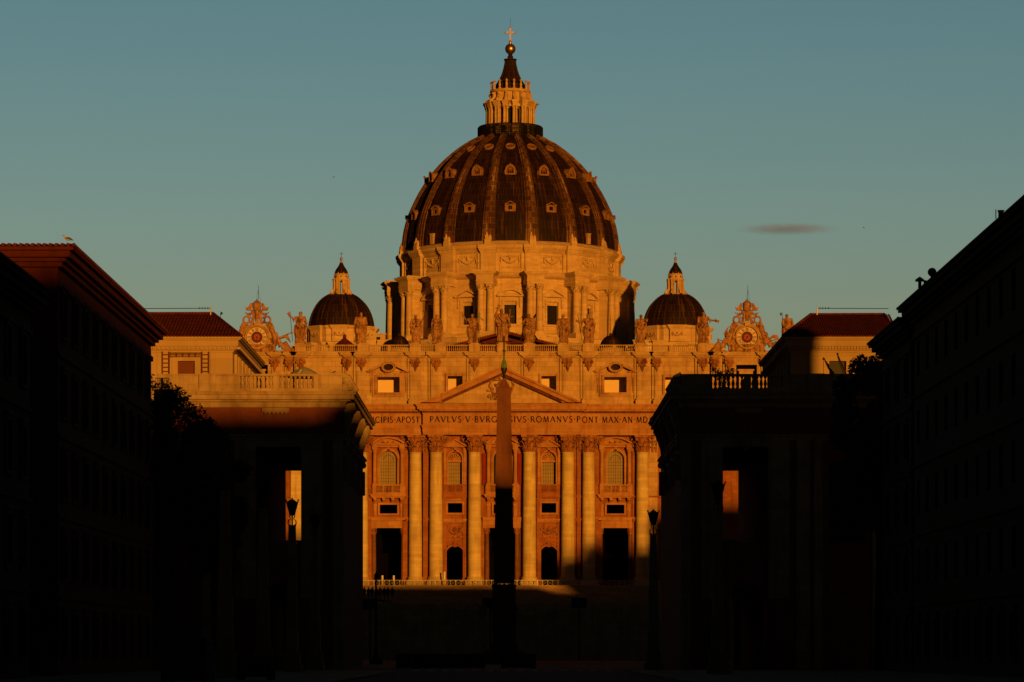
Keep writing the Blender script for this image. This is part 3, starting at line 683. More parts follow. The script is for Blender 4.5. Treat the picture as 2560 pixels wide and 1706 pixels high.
def window_narrow(c, Y):
    w = MB(); c = F(c); hw = 1.3
    w.ribbon([(c-hw-.3, 31.0)] + arc(c, 37.1-hw, hw+.3, 180, 0, 14) + [(c+hw+.3, 31.0)], [(c-hw, 31.0)] + arc(c, 37.1-hw, hw, 180, 0, 14) + [(c+hw, 31.0)], Y-.4, Y+.02)
    w.box(c-.2, c+.2, Y-.4, Y, 37.0, 37.7)
    w.box(c-2.1, c-1.65, Y-.55, Y+.02, 31.0, 37.9); w.box(c+1.65, c+2.1, Y-.55, Y+.02, 31.0, 37.9)
    gable(w, c, 2.3, 37.9, 1.6, Y-.9, Y+.02, .26); swag(w, c, Y-.35, 38.1, .9, .3, .1)
    w.box(c-hw, c+hw, Y+.1, Y+.6, 35.15, 35.55)
    for k in range(7):
        a = radians(15+k*25); w.tube([(c, Y+.55, 35.6), (c+1.15*cos(a), Y+.35, 35.6+1.15*sin(a))], [.05, .2], 5)
    w.prism([(c-hw, 35.55)] + arc(c, 37.1-hw, hw, 168, 12, 12) + [(c+hw, 35.55)], Y+.6, Y+.7)
    wo = w.build('niche_window', 'entab', bas)
    gl = MB(); gl.box(c-hw, c+hw, Y+.95, Y+1.0, 31.0, 35.2); gl.build('window_blind', 'curtain', wo)
    gr = MB()
    for i in range(1, 8): gr.box(c-hw+i*2*hw/8-.02, c-hw+i*2*hw/8+.02, Y+.88, Y+.94, 31.0, 35.2)
    for i in range(1, 6): gr.box(c-hw, c+hw, Y+.87, Y+.93, 31+i*.7-.02, 31+i*.7+.02)
    gr.build('glazing_bars', 'bronze', wo)
    b = MB(); b.box(c-2.25, c+2.25, Y-.55, Y+.02, 28.5, 29.0); b.box(c-2.2, c+2.2, Y-.45, Y+.02, 29.0, 29.6)
    b.box(c-2.2, c+2.2, Y-.5, Y+.0, 30.75, 31.0); b.box(c-2.2, c+2.2, Y-.12, Y+.02, 29.6, 30.75)
    for x0, x1 in ((-2.2, -1.35), (-.14, .14), (1.35, 2.2)): b.box(c+x0, c+x1, Y-.45, Y-.1, 29.6, 30.75)
    for x0, x1 in ((-1.35, -.14), (.14, 1.35)):
        for i in range(5): baluster(b, c+x0+(i+.5)*(x1-x0)/5, Y-.3, 29.6, 30.75, .09)
    b.build('balustrade', 'ochre', wo)
    m_ = MB()
    for a, bb, z0, z1 in ((c-1.7, c-1.35, 25.35, 27.85), (c+1.35, c+1.7, 25.35, 27.85), (c-1.35, c+1.35, 27.5, 27.85), (c-1.35, c+1.35, 25.35, 25.7)): m_.box(a, bb, Y-.35, Y+.02, z0, z1)
    for a, bb, z0, z1 in ((c-2.2, c-2.0, 25.1, 28.2), (c+2.0, c+2.2, 25.1, 28.2), (c-2.0, c+2.0, 28.0, 28.2)): m_.box(a, bb, Y-.2, Y+.02, z0, z1)
    m_.build('mezzanine_window', 'entab', bas)
    l = MB(); stack(l, c-2.25, c+2.25, Y, Y+.02, 23.9, [(.15, .2), (.3, .45), (.2, .6)], (0, 0)); l.build('lintel_band', 'entab', bas)
    r = MB()
    for a, bb, z0, z1 in ((c-2.1, c-1.9, 21.1, 23.4), (c+1.9, c+2.1, 21.1, 23.4), (c-1.9, c+1.9, 23.2, 23.4), (c-1.9, c+1.9, 21.1, 21.3)): r.box(a, bb, Y-.25, Y+.02, z0, z1)
    swag(r, c, Y-.18, 22.7, 1.35, .8, .22); r.ball((c, Y-.2, 22.5), .45, 8)
    for s2 in (-1, 1): r.ball((c+s2*.8, Y-.1, 22.7), .25, 8)
    r.build('relief_panel', 'capst', bas)
    d = MB(); stack(d, c-2.25, c+2.25, Y, Y+.02, 20.15, [(.15, .15), (.2, .35)], (0, 0))
    d.ribbon([(c-2.1, 12.0)] + arc(c, 17.75, 2.1, 180, 0, 14) + [(c+2.1, 12.0)], [(c-1.75, 12.0)] + arc(c, 17.75, 1.75, 180, 0, 14) + [(c+1.75, 12.0)], Y-.4, Y+.02)
    d.box(c-.3, c+.3, Y-.55, Y, 19.3, 20.2)
    for s2 in (-1, 1):
        d.tube([(c+s2*.4, Y-.3, 19.9), (c+s2*1.1, Y-.25, 19.5), (c+s2*1.7, Y-.2, 19.7)], [.2, .16, .08], 6)
        d.box(c+s2*2.2-.22, c+s2*2.2+.12, Y-.25, Y+.02, 17.2, 17.6)
    d.build('doorway_arch', 'ochre', bas)
for sg in (-1, 1): window_narrow(sg*8.75, WC)
g = MB()
for sg in (-1, 1):
    for a, b, Y in ((13.5, 14.4, WC), (14.4, 15.0, WW), (17.3, 18.0, WW), (24.4, 30.3, WW), (33.5, 36.2, WW), (39.5, 42.2, WW), (49.2, 53.6, WW)):
        x0, x1 = sorted((F(sg*a), F(sg*b)))
        g = MB(); g.box(x0, x1, Y-.75, Y+.02, 24.1, 24.35); g.box(x0, x1, Y-1.0, Y+.02, 24.35, 24.7); g.build('string_course', 'ochre', bas)
        g = MB(); g.box(x0, x1, Y-.8, Y+.02, 28.6, 28.9); g.build('string_course', 'ochre', bas)
g = MB(); c0 = F(0); g.box(c0-.95, c0-.95+1.9, WC-.2, WC+.02, 25.3, 28.0); swag(g, c0, WC-.25, 27.0, .6, .5, .14); g.ball((c0, WC-.2, 26.8), .55, 10, 1, .4, 1.3); g.build('shield_relief', 'sculpt', bas)

# --- roof balustrade with pedestals
PED = [0, 5.1, 11.45, 16.15, 25.9, 37.6]
allp = sorted(set([s*u for u in PED for s in (-1, 1)] + [s*53.4 for s in (-1, 1)]))
allp = [p for p in allp]
B0, B1 = 55.7, 57.1
g = MB()
for u in allp:
    g = MB(); hw_ = 1.05 if u else .95
    g.box(F(u)-hw_, F(u)+hw_, 603.9, 605.5, B0, B1-.02); g.box(F(u)-hw_-.1, F(u)+hw_+.1, 603.8, 605.6, B1-.02, B1+.16)
    g.box(F(u)-hw_*.7, F(u)+hw_*.7, 604.0, 605.4, B1+.16, B1+.35); g.build('parapet_pedestal', 'trav', bas)
def run(x0, x1):
    b = MB(); b.box(x0, x1, 604.45, 605.0, B0, B0+.2); b.box(x0, x1, 604.38, 605.06, B1-.17, B1)
    n = max(1, round((x1-x0)/4.2)); w = (x1-x0)/n
    for i in range(n):
        a = x0+i*w
        if i: b.box(a-.3, a+.3, 604.42, 605.03, B0+.2, B1-.17)
        q0, q1 = a+(.3 if i else 0), a+w-(.3 if i < n-1 else 0); k = max(2, int((q1-q0)/.36))
        for j in range(k): baluster(b, q0+(j+.5)*(q1-q0)/k, 604.72, B0+.2, B1-.17, .115)
    return b.build('balustrade', 'trav', bas)
for a, b in zip(allp[:-1], allp[1:]):
    hw0 = 1.05 if a else .95; hw1 = 1.05 if b else .95
    if abs((a+b)/2) > 44: 
        continue
    run(F(a)+hw0, F(b)-hw1)
# --- nave body and roofs behind the front
g = MB()
g.box(F(-24), F(24), 640, 740, 0, 56); g.box(F(-56), F(56), 640, 700, 0, 52)
g.box(F(-11), F(11), 640, 735, 56, 58.2)
g.build('nave_wall', 'red', bas)
g = MB()
g.prism([(F(-14.6)+.8, 59.0), (F(0)+.6, 62.9), (F(14.6)+.8, 59.0), (F(14.6)+.8, 58.6), (F(0)+.6, 62.4), (F(-14.6)+.8, 58.6)], 637, 735)
for k in range(40):
    tt = k/40
    for sg in (-1, 1):
        x = F(0)+.6+sg*14.2*tt; z = 62.9-3.9*14.2/15*tt; g.tube([(x, 636.8, z), (x, 734, z)], .13, 5)
g.build('nave_roof', 'tile', bas)
g = MB(); cx_ = F(0)+.6
g.prism([(cx_-13, 57.0), (cx_-13, 58.9), (cx_, 62.3), (cx_+13, 58.9), (cx_+13, 57.0)], 640, 640.6); ng = g.build('nave_gable', 'red', bas)
for x in (-5.6, -2.0, 2.3, 5.6): g = MB(); g.box(cx_+x-1.3, cx_+x+1.3, 639.9, 640.05, 60.2, 60.8); g.build('gable_window', 'glass', ng)
for px_, zz in ((-23.4, 0), (20.4, 0)):
    g = MB(); g.lathe([(2.6, 56), (2.6, 62.2), (2.75, 62.3), (2.75, 62.5), (2.15, 62.6)], px_, 670, 16)
    so = g.build('roof_turret', 'drum', bas, smooth=True)
    g = MB(); g.lathe([(2.3, 62.5), (2.2, 63.2), (1.9, 64.0), (1.35, 64.7), (.6, 65.15), (.28, 65.2), (.28, 65.6), (.05, 65.7), (.03, 69.5)], px_, 670, 20); g.build('turret_dome', 'lead', so, smooth=True)
g = MB(); g.ball((28.0, 668, 62.6), .9, 12, 1, .3, 1); g.tube([(28, 668, 56), (28, 668, 62)], .1, 6); g.build('satellite_dish', 'white', bas)

# ================================================================== GREAT DOME
D = Vector((DX, DY, 0))
def dlathe(mb, prof, seg=96): mb.lathe(prof, DX, DY, seg)
g = MB()
dlathe(g, [(34, 40), (34, 66.8), (33.2, 67.4), (31.2, 69.0), (30.9, 70.0), (29.9, 70.15)], 16)
dlathe(g, [(29.9, 70.15), (26, 70.3), (24.6, 70.35)], 64)
g.build('dome_podium', 'drum', bas)
g = MB(); PN = 16
dlathe(g, [(25.4, 70.1), (25.4, 71.2), (24.9, 71.4), (24.4, 71.6), (23.7, 71.8), (23.7, 81.5), (24.9, 81.7), (24.9, 82.4), (24.8, 82.5), (24.8, 83.6), (25.4, 83.8), (26.1, 84.3), (26.3, 84.8), (25.0, 85.0),
           (25.0, 85.9), (24.75, 86.0), (24.75, 89.3), (24.9, 89.4), (25.2, 89.9), (25.7, 90.3), (26.1, 90.7), (26.15, 91.1), (25.6, 91.4), (25.2, 92.0), (24.4, 92.3)], 128)
drum = g.build('drum', 'drum', bas, smooth=True)
def place_ring(proto, parent, angles):
    out = [proto]
    proto.rotation_euler = (0, 0, angles[0])
    for a in angles[1:]:
        c = copy(proto, parent, proto.location.copy(), a); out.append(c)
    return out
DORG = (DX, DY, 0.001)
def dlocal(mb, name, m, parent, smooth=False):
    """mesh in dome-centred coordinates, front element lies on -Y"""
    mb.local = True
    o = mb.build(name, m, parent, org=DORG, smooth=smooth); return o
# buttresses with paired columns
b = MB()
b.box(-1.25, 1.25, -27.9, -24.2, 70.1, 82.0)
b.box(-2.3, 2.3, -29.9, -24.4, 70.05, 70.9); b.box(-2.15, 2.15, -29.7, -24.4, 70.9, 71.3)
z = 82.0
for h, p in ((.5, 0), (.06, .06), (.35, .08), (.95, .0), (.14, .12), (.16, .3), (.12, .45), (.28, .7), (.22, .85)):
    b.box(-1.95-p, 1.95+p, -29.25-p, -24.4, z+.02, z+h+.02); z += h
b.box(-2.3, 2.3, -29.5, -24.4, z+.02, z+.3)
cp = corinth(.66, 9.1, 1.7, 6, 12)
for sx in (-1.07, 1.07):
    b.lathe([(1.0, 71.3), (1.02, 71.5), (.84, 71.7), (.82, 71.9), (.80, 75), (.68, 80.3)], sx, -28.35, 16)
    b.merge(cp, lambda p, sx=sx: (p.x+sx, p.y-28.35, p.z+71.2))
bo = dlocal(b, 'buttress', 'drum', drum, True)
place_ring(bo, drum, [radians(11.25+22.5*k) for k in range(16)])
# pier strips on the upper ring
b = MB(); b.box(-1.7, 1.7, -25.75, -24.5, 84.9, 89.35); b.box(-2.5, 2.5, -25.2, -24.5, 84.9, 89.3)
z = 89.35
for h, p in ((.3, .1), (.3, .35), (.35, .6), (.35, .85), (.45, .9)):
    b.box(-1.75-p*.5, 1.75+p*.5, -25.75-p, -24.3, z+.015, z+h+.015); z += h
b.box(-.75, .75, -26.1, -24.6, 91.0, 92.3); b.box(-.62, -.1, -26.0, -25.2, 92.3, 93.2); b.box(.1, .62, -26.0, -25.2, 92.3, 92.9)
b.lathe([(.42, 92.3), (.45, 92.8), (.3, 93.4), (.12, 94.0), (0, 94.1)], -.3, -25.6, 8); b.lathe([(.40, 92.3), (.42, 92.7), (.3, 93.1), (.1, 93.4), (0, 93.45)], .45, -25.6, 8)
bo = dlocal(b, 'ring_pier', 'drum', drum); place_ring(bo, drum, [radians(11.25+22.5*k) for k in range(16)])
# garland panels
b = MB(); y = -24.95
for a, c_, z0, z1 in ((-2.55, -2.4, 86.2, 89.0), (2.4, 2.55, 86.2, 89.0), (-2.4, 2.4, 88.85, 89.0), (-2.4, 2.4, 86.2, 86.35)): b.box(a, c_, y, y+.4, z0, z1)
swag(b, 0, y-.0, 88.3, 1.95, 1.15, .17, 12); b.ball((0, y, 88.5), .36, 8)
for sg in (-1, 1):
    b.tube([(sg*.3, y, 88.5), (sg*.9, y+.02, 88.6), (sg*1.5, y+.05, 88.45), (sg*1.9, y+.1, 88.6)], [.1, .14, .1, .06], 5)
bo = dlocal(b, 'garland', 'drum', drum); place_ring(bo, drum, [radians(22.5*k) for k in range(16)])
# drum windows, alternating curved and pointed hoods
def drum_window(kind):
    b = MB(); y = -24.75
    wall(b, -3.9, 3.9, 71.3, 81.7, y-.1, y+.95, [(-1.33, 1.33, 73.4, 78.4, 0)])
    for a, c_, z0, z1 in ((-1.85, -1.4, 73.2, 78.9), (1.4, 1.85, 73.2, 78.9), (-1.4, 1.4, 78.5, 78.9)): b.box(a, c_, y-.35, y-.08, z0, z1)
    b.box(-1.33, 1.33, y+.3, y+.8, 77.7, 78.4)
    for sg in (-1, 1): b.box(sg*2.25-.2, sg*2.25+.2, y-.45, y, 77.3, 79.5); b.ball((sg*2.25, y-.4, 77.3), .25, 6)
    b.box(-2.3, 2.3, y-.5, y, 72.9, 73.2)
    if kind: segment(b, 0, 3.0, 79.5, 1.75, y-1.0, y+.2, .34)
    else: gable(b, 0, 3.0, 79.5, 1.85, y-1.0, y+.2, .30)
    o = dlocal(b, 'drum_window', 'drum', drum)
    return o
def dw_glass(parent):
    gl = MB(); gl.box(-1.4, 1.4, -23.95, -23.9, 73.2, 78.6); gl.local = True
    a = gl.build('glass', 'glass', parent)
    return a
for kind in (1, 0):
    o = drum_window(kind)
    angs = [radians(22.5*k) for k in range(16) if (k % 2 == 0) == bool(kind)]
    place_ring(o, drum, angs)
# dark hollow behind the drum windows (part of the drum)
g = MB(); 
for k in range(16):
    a = radians(22.5*k); c_, s_ = cos(a), sin(a)
    q = MB(); q.box(-1.5, 1.5, -23.98, -23.9, 73.3, 78.6)
    g = MB(); g.merge(q, lambda p: (DX + p.x*c_ - p.y*s_, DY + p.x*s_ + p.y*c_, p.z)); g.build('window_pane', 'glass', drum)
g = MB()
for k in range(16):
    a = radians(22.5*k); c_, s_ = cos(a), sin(a); q = MB()
    for i in range(1, 5): q.box(-1.31+i*.524-.03, -1.31+i*.524+.03, -24.06, -24.0, 73.42, 77.68)
    for i in range(1, 8): q.box(-1.31, 1.31, -24.055, -24.005, 73.42+i*.53-.025, 73.42+i*.53+.025)
    g = MB(); g.merge(q, lambda p: (DX + p.x*c_ - p.y*s_, DY + p.x*s_ + p.y*c_, p.z)); g.build('glazing_bars', 'bronze', drum)
# shell
PR = [(24.9, 92.0), (24.75, 94.0), (24.3, 97.0), (23.5, 99.8), (22.5, 102.2), (20.9, 105.4), (18.5, 109.1), (16.1, 112.0), (13.3, 114.6), (10.5, 116.7), (7.9, 118.2), (6.5, 118.8)]
def cat(P, n):
    out = []
    for i in range(len(P)-1):
        p0 = P[max(i-1, 0)]; p1 = P[i]; p2 = P[i+1]; p3 = P[min(i+2, len(P)-1)]
        for j in range(n):
            t = j/n
            f = lambda a, b, c, d: .5*((2*b)+(-a+c)*t+(2*a-5*b+4*c-d)*t*t+(-a+3*b-3*c+d)*t**3)
            out.append((f(p0[0], p1[0], p2[0], p3[0]), f(p0[1], p1[1], p2[1], p3[1])))
    out.append(P[-1]); return out
PRS = cat(PR, 4)
def slope_at(z):
    for i in range(len(PRS)-1):
        if PRS[i][1] <= z <= PRS[i+1][1]:
            t = (z-PRS[i][1])/(PRS[i+1][1]-PRS[i][1]); r = PRS[i][0]+(PRS[i+1][0]-PRS[i][0])*t
            return r, atan2(PRS[i+1][1]-PRS[i][1], PRS[i][0]-PRS[i+1][0])
    return PRS[-1][0], 0
g = MB(); dlathe(g, PRS, 128)
for k in range(16):                                         # standing seams between the ribs
    for off in (-.62, -.36, -.12, .12, .36, .62):
        a = radians(22.5*k + off*8.2) - pi/2
        g.tube([(DX + (r+.03)*cos(a), DY + (r+.03)*sin(a), z) for r, z in PRS[1::3]], .055 if abs(off) != .36 else .10, 4, False)
dome = g.build('dome', 'lead', bas, smooth=True)
rib = MB(); n = len(PRS); st = PRS[::2]
def strip(w0, w1, t0, t1, base=-.2):
    vs = []; 
    for i, (r, z) in enumerate(st):
        f = i/(len(st)-1); w = w0 + (w1-w0)*f**.8
        r2, sl = slope_at(min(z, 118.6)); nx, nz = sin(sl), cos(sl)
        for sx, tt in ((-1, base), (-1, t1), (1, t1), (1, base)):
            vs.append((sx*w/2, -(r+tt*nx), z+tt*nz))
    fs, uv = [], []; L_ = 0
    for i in range(len(st)-1):
        d = sqrt((st[i+1][0]-st[i][0])**2+(st[i+1][1]-st[i][1])**2)
        for k in range(3):
            fs.append((i*4+k, i*4+k+1, i*4+4+k+1, i*4+4+k)); u0 = k*.8; uv.append([(u0, L_), (u0+.8, L_), (u0+.8, L_+d), (u0, L_+d)])
        L_ += d
    rib.add(vs, fs, uv)
strip(3.2, 1.3, 0, .30); strip(2.2, .8, 0, .62)
strip(.5, .22, 0, .78)
ro = dlocal(rib, 'rib', 'rib', dome); place_ring(ro, dome, [radians(11.25+22.5*k) for k in range(16)])
# three tiers of dormers
b = MB(); r, sl = slope_at(99.6); y = -r-.15
wall(b, -1.15, 1.15, 98.9, 100.5, y-.35, y+1.4, [(-.55, .55, 99.3, 100.25, 0)])
gable(b, 0, 1.5, 100.5, .95, y-.7, y+1.8, .2); b.box(-1.4, 1.4, y-.55, y+.3, 98.75, 98.95)
for sg in (-1, 1): b.box(sg*1.25-.2, sg*1.25+.2, y-.45, y+.4, 99.0, 100.5)
b.v = [(x_*.85, y_, 98.75+(z_-98.75)*.88) for x_, y_, z_ in b.v]; o = dlocal(b, 'lower_dormer', 'dorm', dome); place_ring(o, dome, [radians(22.5*k) for k in range(16)])
b = MB(); b.box(-.48, .48, -slope_at(99.6)[0]-.25, -slope_at(99.6)[0]-.2, 99.2, 100.1); o = dlocal(b, 'dormer_glass', 'glass', dome); place_ring(o, dome, [radians(22.5*k) for k in range(16)])
b = MB(); r, sl = slope_at(108.6); y = -r-.2
n = 16; b.ribbon(arc(0, 108.9, 1.45, 180, 0, n), arc(0, 108.9, .95, 180, 0, n), y-.9, y+1.6)
b.box(-1.45, -.95, y-.9, y+.8, 107.9, 108.9); b.box(.95, 1.45, y-.9, y+.8, 107.9, 108.9); b.box(-1.5, 1.5, y-1.0, y+.6, 107.6, 107.95)
b.prism(arc(0, 108.9, .95, 180, 0, n), y+.1, y+1.2)
for k in range(7):
    a = radians(12+26*k); b.tube([(0, y-.35, 109.0), (.85*cos(a), y-.5, 109.0+.85*sin(a))], [.05, .14], 5)
b.ball((0, y-.9, 110.4), .3, 8); 
for sg in (-1, 1): b.ball((sg*.6, y-.9, 110.2), .2, 6); b.tube([(sg*1.45, y-.8, 108.9), (sg*1.75, y-.5, 108.4), (sg*1.55, y-.3, 107.8)], [.12, .2, .12], 6)
for i in range(4): b.box(-.75+i*.5-.05, -.75+i*.5+.05, y-.35, y-.25, 107.9, 108.9)
b.v = [(x_*.80, y_, 107.9+(z_-107.9)*.84) for x_, y_, z_ in b.v]; o = dlocal(b, 'middle_dormer', 'dorm', dome); place_ring(o, dome, [radians(22.5*k) for k in range(16)])
b = MB(); r, sl = slope_at(115.1)
q = MB(); q.lathe([(1.15, -.3), (1.15, .25), (1.0, .38), (.8, .3), (.78, .1)], 0, 0, 20)
for i in range(3): q.box(-.5+i*.5-.04, -.5+i*.5+.04, -.78, .78, .1, .17); q.box(-.78, .78, -.5+i*.5-.04, -.5+i*.5+.04, .12, .19)
ca, sa = cos(pi/2-sl), sin(pi/2-sl)
b.merge(q, lambda p: (p.x, -r - p.z*sin(sl) + p.y*cos(sl), 115.1 + p.z*cos(sl) + p.y*sin(sl)))
o = dlocal(b, 'upper_dormer', 'dorm', dome); place_ring(o, dome, [radians(22.5*k) for k in range(16)])
b = MB(); r, sl = slope_at(93.6); b.box(-.5, .5, -r-.5, -r+.8, 92.2, 94.4); b.box(-.6, .6, -r-.6, -r+.8, 94.4, 94.6)
o = dlocal(b, 'hatch', 'trav', dome); place_ring(o, dome, [radians(45), radians(-45)])
# --- lantern
g = MB()
dlathe(g, [(7.2, 118.3), (7.35, 118.7), (7.3, 119.0), (6.9, 119.1), (6.4, 119.2), (4.6, 119.3), (4.5, 121.7), (3.9, 121.75), (3.9, 125.6), (5.0, 125.7), (4.7, 126.9), (4.5, 127.1), (4.2, 127.2),
           (4.15, 129.2), (4.6, 129.4), (4.75, 129.7), (4.7, 129.9), (3.2, 130.0)], 64)
lan = g.build('lantern', 'drum', bas, smooth=True)
b = MB(); b.box(-.72, .72, -6.05, -4.2, 119.4, 121.7)
b.box(-.62, .62, -5.95, -4.2, 125.7, 126.2); b.box(-.72, .72, -6.1, -4.2, 126.2, 126.6); b.box(-.86, .86, -6.3, -4.2, 126.6, 127.0)
b.box(-.28, .28, -5.3, -4.2, 121.7, 125.7)
for sx in (-.36, .36):
    b.lathe([(.30, 121.7), (.30, 121.9), (.25, 122.0), (.20, 125.0), (.22, 125.05), (.30, 125.5), (.34, 125.7)], sx, -5.55, 10)
b.prism([(-5.7, 127.0), (-5.5, 127.5), (-4.9, 128.2), (-4.75, 129.2), (-4.1, 129.2), (-4.1, 127.0)], -.32, .32, 'x'); b.ball((0, -5.45, 127.35), .42, 8); b.ball((0, -4.85, 129.0), .32, 8)
b.lathe([(.34, 129.9), (.36, 130.2), (.2, 130.4), (.3, 131.0), (.16, 131.3), (.2, 131.6), (.42, 131.75), (.3, 131.9), (.1, 132.1), (0, 132.3)], 0, -4.4, 8)
o = dlocal(b, 'paired_columns', 'drum', lan, True); place_ring(o, lan, [radians(11.25+22.5*k) for k in range(16)])
g = MB()
for k in range(16):
    a = radians(22.5*k); c_, s_ = cos(a), sin(a); q = MB()
    q.prism([(-.66, 121.8)] + arc(0, 124.9, .66, 180, 0, 8) + [(.66, 121.8)], -4.00, -3.92)
    g = MB(); g.merge(q, lambda p: (DX + p.x*c_ - p.y*s_, DY + p.x*s_ + p.y*c_, p.z)); g.build('lantern_window', 'glass', lan)
g = MB()                                                     # gallery railing
for zz in (118.6, 119.4, 120.3, 121.25): g.tube([(DX+7.55*cos(2*pi*i/64), DY+7.55*sin(2*pi*i/64), zz) for i in range(65)], .09, 5, False)
for i in range(230):
    a = 2*pi*i/230; g.tube([(DX+7.55*cos(a), DY+7.55*sin(a), 118.4), (DX+7.55*cos(a), DY+7.55*sin(a), 121.2), (DX+7.35*cos(a), DY+7.35*sin(a), 121.5)], .065, 4)
g.tube([(DX+7.35*cos(2*pi*i/64), DY+7.35*sin(2*pi*i/64), 121.5) for i in range(65)], .06, 5, False)
g.build('gallery_railing', 'iron', lan)
g = MB(); pts = [(3.2, 129.9), (3.15, 130.8), (3.2, 131.3), (2.55, 132.4), (1.95, 133.6), (1.5, 135.0), (1.2, 136.4), (1.15, 137.0), (1.5, 137.15), (1.5, 137.35), (.8, 137.45), (.62, 137.8), (.7, 138.0), (.45, 138.2), (.55, 138.5), (.4, 138.7)]
dlathe(g, pts, 32)
for k in range(16):
    a = radians(22.5*k+11.25)
    g.tube([(DX+(r+.06)*cos(a), DY+(r+.06)*sin(a), z) for r, z in cat(pts[:8], 2)], [.16]*15, 5)
    g.tube([(DX+3.35*cos(a+.2), DY+3.35*sin(a+.2), 130), (DX+3.35*cos(a+.2), DY+3.35*sin(a+.2), 131.6)], .09, 5)
g.build('spire', 'lead', lan, smooth=True)
g = MB(); g.ball((DX, DY, 139.75), 1.23, 32); g.lathe([(.35, 140.9), (.3, 141.1), (.4, 141.25), (.22, 141.4)], DX, DY, 12); g.build('bronze_ball', 'ball', lan, smooth='all')
g = MB(); x, y = DX, DY
g.box(x-.15, x+.15, y-.12, y+.12, 141.3, 144.7); g.box(x-1.1, x+1.1, y-.11, y+.11, 143.45, 143.75)
for p in ((x-1.1, 143.6), (x+1.1, 143.6), (x, 144.75)):
    for q in ((.22, 0), (-.22, 0), (0, .22), (0, -.22)): g.ball((p[0]+q[0]*.8, y, p[1]+q[1]*.8), .16, 8)
g.ball((x, y, 143.6), .3, 8, 1, .6, 1); g.ball((x, y, 141.6), .32, 8)
g.build('gilt_cross', 'gold', lan)
g = MB(); g.tube([(DX, DY, 144.8), (DX, DY, 147.0)], .035, 5); g.build('lightning_rod', 'iron', lan)

